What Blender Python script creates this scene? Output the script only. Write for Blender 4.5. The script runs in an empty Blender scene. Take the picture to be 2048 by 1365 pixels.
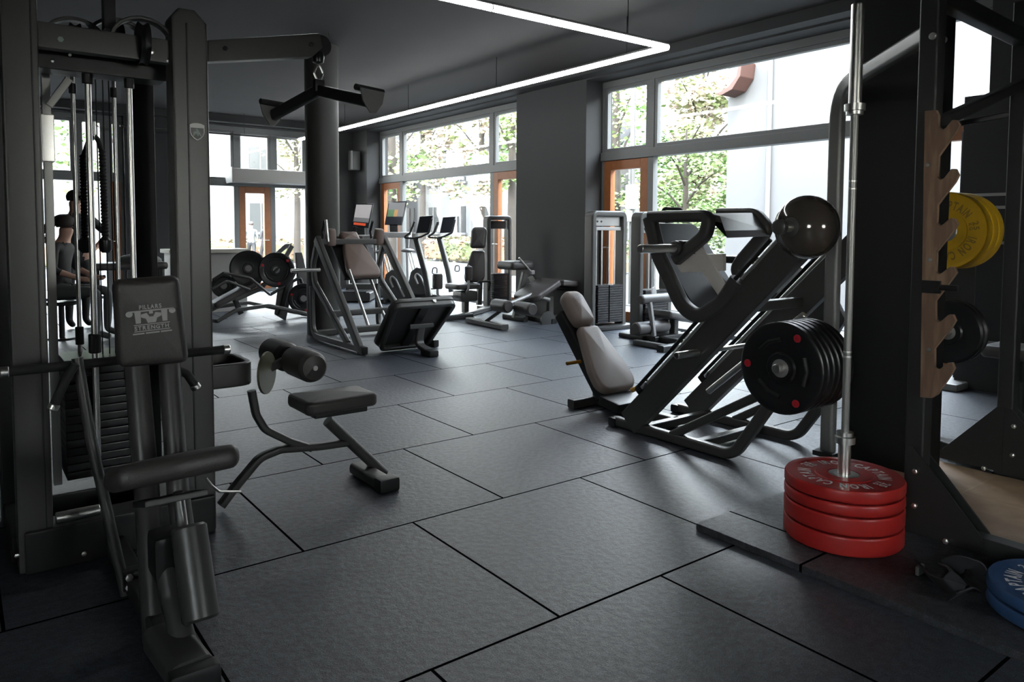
import bpy, bmesh, math, random
from mathutils import Vector, Matrix
random.seed(7)
sc = bpy.context.scene
COL = sc.collection
V = Vector
R = math.radians

# ---------------------------------------------------------------- camera
F, PITCH, YAW, ROLL = 1480.79, .0564, .6467, .0043
CAM = V((-1.1972, -1.8341, 1.3043)); CX, CY = 1024.0, 541.8
_f = V((math.sin(YAW)*math.cos(PITCH), math.cos(YAW)*math.cos(PITCH), -math.sin(PITCH)))
_r = V((math.cos(YAW), -math.sin(YAW), 0)); _u = _r.cross(_f)
_c, _s = math.cos(ROLL), math.sin(ROLL)
CR, CU = _c*_r + _s*_u, -_s*_r + _c*_u
cam = bpy.data.objects.new('camera', bpy.data.cameras.new('camera')); COL.objects.link(cam)
cam.matrix_world = Matrix(((CR.x, CU.x, -_f.x, CAM.x), (CR.y, CU.y, -_f.y, CAM.y), (CR.z, CU.z, -_f.z, CAM.z), (0, 0, 0, 1)))
cam.data.sensor_width = 36; cam.data.sensor_fit = 'HORIZONTAL'
cam.data.lens = F/2048*36; cam.data.shift_y = (CY-682.5)/2048
cam.data.clip_start = .05; cam.data.clip_end = 300
sc.camera = cam
# ---------------------------------------------------------------- sky, sun, exposure
w = bpy.data.worlds.new('sky'); sc.world = w; w.use_nodes = True
nt = w.node_tree; bg = nt.nodes['Background']
tc = nt.nodes.new('ShaderNodeTexCoord'); sep = nt.nodes.new('ShaderNodeSeparateXYZ')
mr = nt.nodes.new('ShaderNodeMapRange'); mr.inputs[1].default_value = 0.0; mr.inputs[2].default_value = .7
mx = nt.nodes.new('ShaderNodeMix'); mx.data_type = 'RGBA'
mx.inputs[6].default_value = (.88, .86, .82, 1); mx.inputs[7].default_value = (.70, .79, .94, 1)
nt.links.new(tc.outputs['Generated'], sep.inputs[0]); nt.links.new(sep.outputs[2], mr.inputs[0])
nt.links.new(mr.outputs[0], mx.inputs[0]); nt.links.new(mx.outputs[2], bg.inputs[0])
bg.inputs[1].default_value = 6.6
sun = bpy.data.objects.new('sun', bpy.data.lights.new('sun', 'SUN')); COL.objects.link(sun)
sun.data.energy = 2.2; sun.data.angle = .02; sun.data.color = (1, .95, .86)
sun.rotation_euler = V((.50, .42, -.76)).to_track_quat('-Z', 'Y').to_euler()
vs = sc.view_settings
vs.view_transform = 'Standard'; vs.look = 'None'; vs.exposure = 2.45; vs.gamma = 1.0; vs.use_curve_mapping = False

# ---------------------------------------------------------------- where a sight line meets a plane
def ray(px, py): return CR*((px-CX)/F) - CU*((py-CY)/F) + _f
def PX(px, py, x): d = ray(px, py); return CAM + d*((x-CAM.x)/d.x)
def PY(px, py, y): d = ray(px, py); return CAM + d*((y-CAM.y)/d.y)
def PZ(px, py, z=0.0): d = ray(px, py); return CAM + d*((z-CAM.z)/d.z)
def PN(px, py, o, n_): d = ray(px, py); return CAM + d*((V(o)-CAM).dot(V(n_))/d.dot(V(n_)))
def PD(px, py, dep): return CAM + ray(px, py)*dep

# ---------------------------------------------------------------- materials
MATS = {}
def mat(name, col, rough=.5, metal=0.0, var=.06, scale=30, bump=.0, spec=.5, emit=0, coat=0):
    m = bpy.data.materials.new(name); m.use_nodes = True; n = m.node_tree; b = n.nodes['Principled BSDF']
    b.inputs['Metallic'].default_value = metal; b.inputs['Specular IOR Level'].default_value = spec
    b.inputs['Coat Weight'].default_value = coat
    t = n.nodes.new('ShaderNodeTexCoord'); no = n.nodes.new('ShaderNodeTexNoise')
    no.inputs['Scale'].default_value = scale; no.inputs['Detail'].default_value = 4
    n.links.new(t.outputs['Object'], no.inputs['Vector'])
    mxn = n.nodes.new('ShaderNodeMix'); mxn.data_type = 'RGBA'
    mxn.inputs[6].default_value = tuple(c*(1-var) for c in col)+(1,); mxn.inputs[7].default_value = tuple(min(1, c*(1+var)) for c in col)+(1,)
    n.links.new(no.outputs['Fac'], mxn.inputs[0]); n.links.new(mxn.outputs[2], b.inputs['Base Color'])
    mp = n.nodes.new('ShaderNodeMapRange'); mp.inputs[3].default_value = max(.02, rough-.05); mp.inputs[4].default_value = min(1, rough+.05)
    n.links.new(no.outputs['Fac'], mp.inputs[0]); n.links.new(mp.outputs[0], b.inputs['Roughness'])
    if bump:
        bp = n.nodes.new('ShaderNodeBump'); bp.inputs['Strength'].default_value = bump; bp.inputs['Distance'].default_value = .01
        n.links.new(no.outputs['Fac'], bp.inputs['Height']); n.links.new(bp.outputs[0], b.inputs['Normal'])
    if emit:
        b.inputs['Emission Color'].default_value = (*col, 1); b.inputs['Emission Strength'].default_value = emit
    MATS[name] = m; return m
STEEL = mat('satin_grey_steel', (.078, .077, .074), .38, .35, .05, 60)
DARK = mat('black_steel', (.022, .022, .022), .42, .3, .08, 60)
RACK = mat('rack_powder_coat', (.030, .031, .030), .45, .2, .08, 200, .05)
PALE = mat('pale_grey_steel', (.30, .295, .285), .4, .5, .04, 60)
CHROME = mat('brushed_chrome', (.80, .79, .76), .33, 1, .04, 90)
LEATHER = mat('dark_leatherette', (.050, .045, .043), .42, 0, .12, 260, .12)
BROWN = mat('brown_leatherette', (.150, .108, .090), .42, 0, .10, 260, .12)
TAUPE = mat('taupe_leatherette', (.25, .20, .175), .45, 0, .08, 260, .12)
FOAM = mat('black_foam_grip', (.015, .015, .015), .75, 0, .1, 150, .1)
RUBBER = mat('black_rubber', (.013, .013, .014), .30, 0, .1, 80)
GLOSS = mat('glossy_black_rubber', (.085, .072, .060), .12, .35, .05, 20, 0, .6, 0, .5)
RED = mat('red_bumper_rubber', (.40, .022, .018), .36, 0, .08, 40)
YELLOW = mat('yellow_bumper_rubber', (.62, .36, .012), .38, 0, .08, 40)
BLUE = mat('blue_bumper_rubber', (.035, .085, .20), .4, 0, .08, 40)
WHITE = mat('white_print', (.80, .78, .76), .6, 0, .03, 40)
FADED = mat('faded_print', (.30, .19, .03), .5, 0, .05, 40)
GREYPRINT = mat('grey_print', (.42, .41, .40), .6, 0, .05, 90)
REDMARK = mat('red_badge', (.42, .02, .03), .35, 0, .06, 60)
GREENPRINT = mat('grey_green_print', (.30, .36, .33), .6, 0, .05, 90)
BRASS = mat('amber_plastic', (.42, .20, .02), .4, 0, .08, 60)
TEAKF = mat('orange_stained_timber', (.30, .105, .032), .45, 0, .22, 14, .05)
FRAME = mat('grey_window_frame', (.155, .16, .155), .45, 0, .06, 40)
FRAMEL = mat('pale_grey_blind_box', (.30, .29, .27), .5, 0, .05, 40)
WALL = mat('charcoal_wall_paint', (.026, .026, .026), .7, 0, .10, 5, .05)
CEIL = mat('charcoal_ceiling_paint', (.031, .028, .026), .75, 0, .14, 3, .05)
PILLAR = mat('black_wall_paint', (.009, .009, .009), .55, 0, .10, 5, .03)
LED = mat('led_tube_light', (.96, .98, 1), .4, 0, 0, 10, 0, .5, 6)
CABLE = mat('dark_cable', (.03, .03, .03), .4, .4, .1, 100)
SCREEN = mat('dark_display_glass', (.02, .022, .026), .12, 0, .1, 20)
PLY = mat('pale_counter', (.42, .40, .34), .5, 0, .08, 20)
SKIN = mat('skin', (.45, .27, .20), .5, 0, .06, 40)
CLOTH = mat('black_clothing', (.018, .018, .02), .8, 0, .15, 90, .1)
CLOTHG = mat('grey_clothing', (.08, .085, .085), .85, 0, .15, 90, .1)
HAIR = mat('dark_hair', (.03, .022, .018), .6, 0, .2, 120)
LIME = mat('amber_cam_plate', (.16, .155, .10), .35, .2, .1, 40)

def wood(name, a, b, scale=(9, 9, 1.2)):
    m = bpy.data.materials.new(name); m.use_nodes = True; n = m.node_tree; bs = n.nodes['Principled BSDF']
    t = n.nodes.new('ShaderNodeTexCoord'); mp = n.nodes.new('ShaderNodeMapping'); mp.inputs['Scale'].default_value = scale
    wv = n.nodes.new('ShaderNodeTexWave'); wv.inputs['Scale'].default_value = 1.4; wv.inputs['Distortion'].default_value = 7; wv.inputs['Detail'].default_value = 3; wv.inputs['Detail Scale'].default_value = 1.6
    cr = n.nodes.new('ShaderNodeValToRGB'); cr.color_ramp.elements[0].color = (*a, 1); cr.color_ramp.elements[1].color = (*b, 1)
    n.links.new(t.outputs['Object'], mp.inputs[0]); n.links.new(mp.outputs[0], wv.inputs['Vector']); n.links.new(wv.outputs['Fac'], cr.inputs[0]); n.links.new(cr.outputs[0], bs.inputs['Base Color'])
    bs.inputs['Roughness'].default_value = .5
    return m
WOOD = wood('oiled_plywood', (.17, .105, .07), (.29, .19, .125))
def tilemat(name, ca, cb, mortar, w_, h_, off, msize, rough, bumpy, loc=(0, 0, 0), fine=350, spec=.5, con=.95, wave=34):
    m = bpy.data.materials.new(name); m.use_nodes = True; n = m.node_tree; bs = n.nodes['Principled BSDF']
    t = n.nodes.new('ShaderNodeTexCoord'); mp = n.nodes.new('ShaderNodeMapping'); mp.inputs['Location'].default_value = loc
    br = n.nodes.new('ShaderNodeTexBrick'); br.inputs['Scale'].default_value = 1; br.inputs['Brick Width'].default_value = w_; br.inputs['Row Height'].default_value = h_
    br.inputs['Mortar Size'].default_value = msize; br.inputs['Mortar Smooth'].default_value = .1; br.offset = off; br.offset_frequency = 2; br.squash = 1
    br.inputs['Color1'].default_value = (*ca, 1); br.inputs['Color2'].default_value = (*cb, 1); br.inputs['Mortar'].default_value = (*mortar, 1)
    n.links.new(t.outputs['Object'], mp.inputs[0]); n.links.new(mp.outputs[0], br.inputs['Vector'])
    no = n.nodes.new('ShaderNodeTexNoise'); no.inputs['Scale'].default_value = fine; no.inputs['Detail'].default_value = 2
    n.links.new(t.outputs['Object'], no.inputs['Vector'])
    wv = n.nodes.new('ShaderNodeTexNoise'); wv.inputs['Scale'].default_value = wave; wv.inputs['Detail'].default_value = 2
    n.links.new(t.outputs['Object'], wv.inputs['Vector'])
    mm = n.nodes.new('ShaderNodeMix'); mm.data_type = 'RGBA'; mm.blend_type = 'MULTIPLY'; mm.inputs[0].default_value = .8
    cr = n.nodes.new('ShaderNodeValToRGB'); cr.color_ramp.elements[0].position = .30; cr.color_ramp.elements[0].color = (1-con, 1-con, 1-con, 1); cr.color_ramp.elements[1].position = .72; cr.color_ramp.elements[1].color = (1+con*1.25, 1+con*1.25, 1+con*1.25, 1)
    n.links.new(no.outputs['Fac'], cr.inputs[0]); n.links.new(br.outputs['Color'], mm.inputs[6]); n.links.new(cr.outputs[0], mm.inputs[7])
    m2 = n.nodes.new('ShaderNodeMix'); m2.data_type = 'RGBA'; m2.blend_type = 'MULTIPLY'; m2.inputs[0].default_value = con*.8
    c2 = n.nodes.new('ShaderNodeValToRGB'); c2.color_ramp.elements[0].position = .38; c2.color_ramp.elements[0].color = (.62, .62, .62, 1); c2.color_ramp.elements[1].position = .62; c2.color_ramp.elements[1].color = (1.3, 1.3, 1.3, 1)
    n.links.new(wv.outputs['Fac'], c2.inputs[0]); n.links.new(mm.outputs[2], m2.inputs[6]); n.links.new(c2.outputs[0], m2.inputs[7])
    n.links.new(m2.outputs[2], bs.inputs['Base Color'])
    ad = n.nodes.new('ShaderNodeMath'); ad.operation = 'MULTIPLY_ADD'; ad.inputs[1].default_value = .35
    n.links.new(no.outputs['Fac'], ad.inputs[0]); n.links.new(wv.outputs['Fac'], ad.inputs[2])
    sb = n.nodes.new('ShaderNodeMath'); sb.operation = 'MULTIPLY_ADD'; sb.inputs[1].default_value = -1.5
    n.links.new(br.outputs['Fac'], sb.inputs[0]); n.links.new(ad.outputs[0], sb.inputs[2])
    bp = n.nodes.new('ShaderNodeBump'); bp.inputs['Strength'].default_value = bumpy; bp.inputs['Distance'].default_value = .009
    n.links.new(sb.outputs[0], bp.inputs['Height']); n.links.new(bp.outputs[0], bs.inputs['Normal'])
    bs.inputs['Roughness'].default_value = rough
    sp = n.nodes.new('ShaderNodeMapRange'); sp.inputs[3].default_value = spec; sp.inputs[4].default_value = 0
    n.links.new(br.outputs['Fac'], sp.inputs[0]); n.links.new(sp.outputs[0], bs.inputs['Specular IOR Level'])
    return m
def glassmat():
    m = bpy.data.materials.new('clear_window_glass'); m.use_nodes = True; n = m.node_tree
    for x in list(n.nodes): n.nodes.remove(x)
    o = n.nodes.new('ShaderNodeOutputMaterial'); tr = n.nodes.new('ShaderNodeBsdfTransparent'); gl = n.nodes.new('ShaderNodeBsdfGlossy')
    tr.inputs[0].default_value = (.95, .97, .96, 1); gl.inputs['Roughness'].default_value = .03
    fr = n.nodes.new('ShaderNodeFresnel'); fr.inputs[0].default_value = 1.35; geo = n.nodes.new('ShaderNodeNewGeometry'); inv = n.nodes.new('ShaderNodeMath'); inv.operation = 'SUBTRACT'; inv.inputs[0].default_value = 1
    mu = n.nodes.new('ShaderNodeMath'); mu.operation = 'MULTIPLY'; n.links.new(geo.outputs['Backfacing'], inv.inputs[1]); n.links.new(inv.outputs[0], mu.inputs[1]); n.links.new(fr.outputs[0], mu.inputs[0]); ms = n.nodes.new('ShaderNodeMixShader')
    no = n.nodes.new('ShaderNodeTexNoise'); no.inputs['Scale'].default_value = 2
    bp = n.nodes.new('ShaderNodeBump'); bp.inputs['Strength'].default_value = .02
    n.links.new(no.outputs[0], bp.inputs['Height']); n.links.new(bp.outputs[0], gl.inputs['Normal'])
    n.links.new(mu.outputs[0], ms.inputs[0]); n.links.new(tr.outputs[0], ms.inputs[1]); n.links.new(gl.outputs[0], ms.inputs[2]); n.links.new(ms.outputs[0], o.inputs[0])
    return m
GLASS = glassmat()

# ---------------------------------------------------------------- mesh building
def basis(t, up=None):
    t = t.normalized()
    if up is None or abs(t.dot(up.normalized())) > .98: up = V((0, 0, 1)) if abs(t.z) < .9 else V((1, 0, 0))
    a = up.cross(t).normalized(); return a, t.cross(a).normalized()
def fillet(pts, r, n=6, closed=False):
    pts = [V(p) for p in pts]; out = []; N = len(pts)
    for i, p in enumerate(pts):
        rr = r[i] if isinstance(r, (list, tuple)) else r
        if (not closed and i in (0, N-1)) or rr <= 0: out.append(p); continue
        a, b = pts[i-1]-p, pts[(i+1) % N]-p; la, lb = a.length, b.length
        if la < 1e-6 or lb < 1e-6: continue
        a, b = a/la, b/lb; ang = a.angle(b)
        if ang > 3.05 or ang < .05: out.append(p); continue
        d = min(rr/math.tan(ang/2), la*.48, lb*.48); p0, p2 = p+a*d, p+b*d
        for k in range(n+1):
            t = k/n; out.append(p0*(1-t)**2 + p*2*t*(1-t) + p2*t*t)
    return out
def rrect(w_, h_, c=.25, n=3):
    c = min(w_, h_)*c; o = []
    for sx, sy, a0 in ((1, 1, 0), (-1, 1, 90), (-1, -1, 180), (1, -1, 270)):
        for k in range(n+1):
            a = R(a0+90*k/n); o.append((sx*(w_/2-c)+c*math.cos(a), sy*(h_/2-c)+c*math.sin(a)))
    return o
def circ(r, n=14): return [(r*math.cos(2*math.pi*k/n), r*math.sin(2*math.pi*k/n)) for k in range(n)]
DOMES = [(f/8, math.cos(f/8*math.pi/2)**1.0) for f in range(7, 0, -1)]
class MB:
    def __init__(s): s.v = []; s.f = []
    def add(s, vs_, fs): b = len(s.v); s.v += [V(x) for x in vs_]; s.f += [tuple(b+i for i in f) for f in fs]; return s
    def sweep(s, pts, sec, closed=False, up=None, fil=0, scale=None):
        pts = fillet(pts, fil, 6, closed) if fil else [V(p) for p in pts]
        N = len(pts); m = len(sec); vs_ = []; a = None
        for i, p in enumerate(pts):
            if closed: t = (pts[(i+1) % N]-p).normalized()+(p-pts[i-1]).normalized()
            elif i == 0: t = pts[1]-p
            elif i == N-1: t = p-pts[i-1]
            else: t = (pts[i+1]-p).normalized()+(p-pts[i-1]).normalized()
            if t.length < 1e-9: t = V((0, 0, 1))
            t.normalize()
            if a is None or up is not None: a, b = basis(t, up)
            else: a = (a-t*a.dot(t)).normalized(); b = t.cross(a)
            k = scale[i] if scale else 1
            vs_ += [p+a*x*k+b*y*k for x, y in sec]
        fs = []
        for i in range(N if closed else N-1):
            j = (i+1) % N
            for q in range(m): fs.append((i*m+q, i*m+(q+1) % m, j*m+(q+1) % m, j*m+q))
        if not closed: fs.append(tuple(range(m-1, -1, -1))); fs.append(tuple((N-1)*m+q for q in range(m)))
        return s.add(vs_, fs)
    def tube(s, pts, r, fil=0, closed=False, n=14): return s.sweep(pts, circ(r, n), closed, None, fil)
    def rtube(s, pts, w_, h_, up, fil=0, closed=False, c=.28):  # w_ across the plane whose normal is up, h_ in it
        return s.sweep(pts, [(y, x) for x, y in reversed(rrect(w_, h_, c))], closed, V(up), fil)
    def lathe(s, o, ax, prof, n=28):
        o = V(o); ax = V(ax).normalized(); a, b = basis(ax); vs_ = []; m = len(prof)
        for k in range(n):
            t = 2*math.pi*k/n; d = a*math.cos(t)+b*math.sin(t); vs_ += [o+ax*h+d*r for r, h in prof]
        fs = [(k*m+i, ((k+1) % n)*m+i, ((k+1) % n)*m+i+1, k*m+i+1) for k in range(n) for i in range(m-1)]
        if prof[0][0] > 1e-6: fs.append(tuple(k*m for k in range(n-1, -1, -1)))
        if prof[-1][0] > 1e-6: fs.append(tuple(k*m+m-1 for k in range(n)))
        return s.add(vs_, fs)
    def cyl(s, p0, p1, r, n=20, bev=.15):
        p0, p1 = V(p0), V(p1); L = (p1-p0).length; c = min(r*bev, L*.3)
        return s.lathe(p0, p1-p0, [(r-c, 0), (r, c), (r, L-c), (r-c, L)], n)
    def prism(s, pts, vec, bev=0.0):
        pts = [V(p) for p in pts]; vec = V(vec); n = len(pts)
        nrm = V((0, 0, 0))
        for i in range(n): nrm += (pts[i]-pts[0]).cross(pts[(i+1) % n]-pts[0])
        if nrm.dot(vec) > 0: pts.reverse()
        bm = bmesh.new(); a = [bm.verts.new(p) for p in pts]; b = [bm.verts.new(p+vec) for p in pts]
        bm.faces.new(a); bm.faces.new(b[::-1])
        for i in range(n): j = (i+1) % n; bm.faces.new((a[j], a[i], b[i], b[j]))
        bm.normal_update()
        if bev: bmesh.ops.bevel(bm, geom=[e for e in bm.edges if e.calc_face_angle(0) > .5], offset=bev, segments=2, profile=.6, affect='EDGES', clamp_overlap=True)
        bm.verts.index_update(); s.add([x.co.copy() for x in bm.verts], [tuple(x.index for x in f.verts) for f in bm.faces]); bm.free(); return s
    def box(s, c, sz, bev=.004, rot=None):
        c = V(c); h = V(sz)/2; q = [V((x*h.x, y*h.y, -h.z)) for x, y in ((-1, -1), (1, -1), (1, 1), (-1, 1))]; v = V((0, 0, sz[2]))
        if rot is not None: q = [rot @ p for p in q]; v = rot @ v
        return s.prism([c+p for p in q], v, bev)
    def b2(s, lo, hi, bev=0.0): lo, hi = V(lo), V(hi); return s.box((lo+hi)/2, [abs(x) for x in hi-lo], bev)
    def bar(s, p0, p1, w_, h_, up=(0, 0, 1), c=.2): return s.sweep([p0, p1], rrect(w_, h_, c), False, V(up))
    def pad(s, o, u, v_, n_, out, th, rnd=.02, dome=.0, fil=.0):
        """cushion: outline out in (u, v) at o, thickness th along n_, rounded rims"""
        o = V(o); u = V(u).normalized(); n_ = V(n_).normalized(); v_ = V(v_).normalized()
        p = [V((x, y, 0)) for x, y in out]
        if fil: p = fillet(p, fil, 6, True)
        per = [0]
        for i in range(len(p)): per.append(per[-1]+(p[(i+1) % len(p)]-p[i]).length)
        q_ = []; i = 0; M = 64
        for k in range(M):
            d_ = per[-1]*k/M
            while per[i+1] < d_: i += 1
            f_ = (d_-per[i])/max(1e-9, per[i+1]-per[i]); q_.append(p[i]*(1-f_)+p[(i+1) % len(p)]*f_)
        p = q_
        ar = sum(p[i].x*p[(i+1) % len(p)].y-p[(i+1) % len(p)].x*p[i].y for i in range(len(p)))
        if ar < 0: p.reverse()
        N = len(p); nr = []
        for i in range(N):
            t = (p[(i+1) % N]-p[i-1]).normalized(); nr.append(V((-t.y, t.x, 0)))
        for _ in range(5): nr = [((nr[i-1]+nr[i]*2+nr[(i+1) % N])/4) for i in range(N)]
        cen = sum(p, V((0, 0, 0)))/N
        rnd = min(rnd, th*.49); rings = []
        for k in range(6): a = R(90*k/5); rings.append((rnd*(1-math.sin(a)), rnd*(1-math.cos(a))))
        for k in range(6): a = R(90*k/5); rings.append((rnd*(1-math.cos(a)), th-rnd+rnd*math.sin(a)))
        vs_ = []
        for ins, h in rings: vs_ += [o+u*(q.x+e.x*ins)+v_*(q.y+e.y*ins)+n_*h for q, e in zip(p, nr)]
        base = len(rings)
        for fr, hh in DOMES:
            vs_ += [o+u*(cen.x+(q.x+e.x*rnd-cen.x)*fr)+v_*(cen.y+(q.y+e.y*rnd-cen.y)*fr)+n_*(th+dome*hh) for q, e in zip(p, nr)]
        vs_.append(o+u*cen.x+v_*cen.y+n_*(th+dome))
        fl = u.cross(v_).dot(n_) < 0; fs = []
        nd = len(DOMES)
        for r_ in range(base+nd-1):
            for i in range(N): j = (i+1) % N; fs.append((r_*N+i, r_*N+j, (r_+1)*N+j, (r_+1)*N+i))
        c = len(vs_)-1
        for i in range(N): fs.append(((base+nd-1)*N+i, (base+nd-1)*N+(i+1) % N, c))
        fs.append(tuple(range(N-1, -1, -1)))
        if fl: fs = [f[::-1] for f in fs]
        return s.add(vs_, fs)
    def ball(s, c, r, sq=(1, 1, 1), n=18):
        prof = [(max(1e-9, r*math.sin(math.pi*k/(n//2))), -r*math.cos(math.pi*k/(n//2))) for k in range(n//2+1)]
        b = len(s.v); s.lathe((0, 0, 0), (0, 0, 1), prof, n)
        for i in range(b, len(s.v)): q = s.v[i]; s.v[i] = V(c)+V((q.x*sq[0], q.y*sq[1], q.z*sq[2]))
        return s
    def mirror(s, o, n_):  # adds nothing: returns a mirrored copy
        m = MB(); o = V(o); n_ = V(n_).normalized(); m.v = [q-n_*2*(q-o).dot(n_) for q in s.v]; m.f = [f[::-1] for f in s.f]; return m
    def moved(s, d): m = MB(); m.v = [q+V(d) for q in s.v]; m.f = list(s.f); return m
ORG = {}
def link(name, data, parent=None): o = bpy.data.objects.new(name, data); COL.objects.link(o); o.parent = parent; return o
def thing(name, label, cat, loc, group=None):
    o = link(name, None); o.location = loc; o.empty_display_size = .1; o['label'] = label; o['category'] = cat
    if group: o['group'] = group
    ORG[o.name] = V(loc); return o
def part(name, mb, m, parent=None, label=None, smooth=38):
    org = ORG[parent.name] if parent else V((0, 0, 0))
    if parent is None and mb.v:
        lo = [min(q[i] for q in mb.v) for i in range(3)]; hi = [max(q[i] for q in mb.v) for i in range(3)]
        org = V(((lo[0]+hi[0])/2, (lo[1]+hi[1])/2, lo[2]))
    me = bpy.data.meshes.new(name); me.from_pydata([tuple(q-org) for q in mb.v], [], mb.f); me.update()
    me.polygons.foreach_set('use_smooth', [True]*len(me.polygons)); me.set_sharp_from_angle(angle=R(smooth))
    me.materials.append(m); o = link(name, me, parent); wn = o.modifiers.new('face_weights', 'WEIGHTED_NORMAL'); wn.keep_sharp = True; ORG[o.name] = org
    if parent is None: o.location = org
    if label: o['label'] = label
    return o
def one(name, mb, m, label, cat, group=None):
    o = part(name, mb, m); o['label'] = label; o['category'] = cat
    if group: o['group'] = group
    return o
def struct(name, mb, m, parent=None):
    o = part(name, mb, m, parent)
    if parent is None: o.location = (0, 0, 0); o.data.transform(Matrix.Translation(ORG[o.name])); ORG[o.name] = V((0, 0, 0)); o['kind'] = 'structure'
    return o
def kids(o): return [c for c in bpy.data.objects if c.parent == o]
def dup(root, loc, label, group=None):
    r = root.copy(); COL.objects.link(r); r.location = loc; r['label'] = label; ORG[r.name] = V(loc)
    if group: r['group'] = group
    for ch in kids(root):
        if ch == r: continue
        c = ch.copy(); COL.objects.link(c); c.parent = r
        for g in kids(ch):
            if g == c: continue
            d = g.copy(); COL.objects.link(d); d.parent = c
    return r
# lettering
_gl = {}
def glyph(ch):
    if ch not in _gl:
        cu = bpy.data.curves.new('glyph', 'FONT'); cu.body = ch; cu.size = 1; cu.offset = .034; ob = bpy.data.objects.new('glyph', cu); COL.objects.link(ob)
        dg = bpy.context.evaluated_depsgraph_get(); dg.update(); me = bpy.data.meshes.new_from_object(ob.evaluated_get(dg))
        _gl[ch] = ([v.co.copy() for v in me.vertices], [tuple(p.vertices) for p in me.polygons], max([v.co.x for v in me.vertices] or [.3]))
        bpy.data.objects.remove(ob); bpy.data.curves.remove(cu); bpy.data.meshes.remove(me)
    return _gl[ch]
def text(mb, s_, o, u, v_, size, sx=1.0, bold=.0):
    o = V(o); u = V(u).normalized(); v_ = V(v_).normalized()
    tot = sum(glyph(c)[2]+.12 if c != ' ' else .35 for c in s_)*size*sx; x = -tot/2
    for c in s_:
        if c == ' ': x += .35*size*sx; continue
        g = glyph(c); mb.add([o+u*(x+q.x*size*sx)+v_*q.y*size for q in g[0]], g[1]); x += (g[2]+.12)*size*sx
    return mb
def ringtext(mb, s_, o, u, v_, rad, size, a0, gap=.1, sx=1.0):
    """letters standing outward around a circle, reading clockwise, centred on angle a0"""
    o = V(o); u = V(u).normalized(); v_ = V(v_).normalized()
    tot = sum(glyph(c)[2]+gap if c != ' ' else .45 for c in s_)*size*sx/rad; a = a0+tot/2
    for c in s_:
        if c == ' ': a -= .45*size*sx/rad; continue
        g = glyph(c); wd = g[2]*size*sx; am = a-wd/2/rad
        rd = u*math.cos(am)+v_*math.sin(am); tg = u*math.sin(am)-v_*math.cos(am)
        mb.add([o+rd*(rad+q.y*size)+tg*(q.x*size*sx-wd/2) for q in g[0]], g[1]); a -= (wd+gap*size*sx)/rad
    return mb
X_, Y_, Z_ = V((1, 0, 0)), V((0, 1, 0)), V((0, 0, 1))
# ================================================================ outside
ASPH = mat('grey_asphalt', (0.030, 0.032, 0.034), .85, 0, .15, 3, .1)
PAVE = mat('pale_pavement', (0.059, 0.058, 0.054), .85, 0, .10, 2, .1)
RENDERW = mat('white_render_wall', (.105, .104, .102), .9, 0, .04, 2, .05)
SLATE = mat('grey_roof_tiles', (0.039, 0.039, 0.041), .8, 0, .2, 30, .2)
WINGL = mat('grey_house_window', (0.037, 0.039, 0.039), .25, 0, .1, 3)
BARK = mat('pale_brown_bark', (0.025, 0.019, 0.014), .9, 0, .3, 20, .3)
TERRA = mat('red_brown_awning', (0.039, 0.014, 0.009), .7, 0, .1, 10)
def leafmat(name, ca, cb):
    m = mat(name, ca, .6, 0, .2, 8); n = m.node_tree; b = n.nodes['Principled BSDF']
    t = n.nodes.new('ShaderNodeTexCoord'); no = n.nodes.new('ShaderNodeTexNoise'); no.inputs['Scale'].default_value = 1.1; no.inputs['Detail'].default_value = 3
    cr = n.nodes.new('ShaderNodeValToRGB'); cr.color_ramp.elements[0].position = .42; cr.color_ramp.elements[1].position = .58
    cr.color_ramp.elements[0].color = (*ca, 1); cr.color_ramp.elements[1].color = (*cb, 1)
    n.links.new(t.outputs['Object'], no.inputs[0]); n.links.new(no.outputs['Fac'], cr.inputs[0]); n.links.new(cr.outputs[0], b.inputs['Base Color']); return m
LEAFG = leafmat('green_leaves', (.06, .12, .025), (.15, .19, .07))
LEAFP = leafmat('pale_autumn_leaves', (.26, .20, .155), (.15, .18, .075))
LEAFH = leafmat('russet_hedge_leaves', (.17, .105, .065), (.09, .11, .045))
g = struct('ground', MB().b2((-30, -25, -.5), (90, 95, -.22)), PAVE)
struct('road', MB().b2((9.5, -25, -.22), (15.5, 95, -.205)).b2((-30, 19, -.22), (9.5, 26, -.205)), ASPH)
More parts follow.
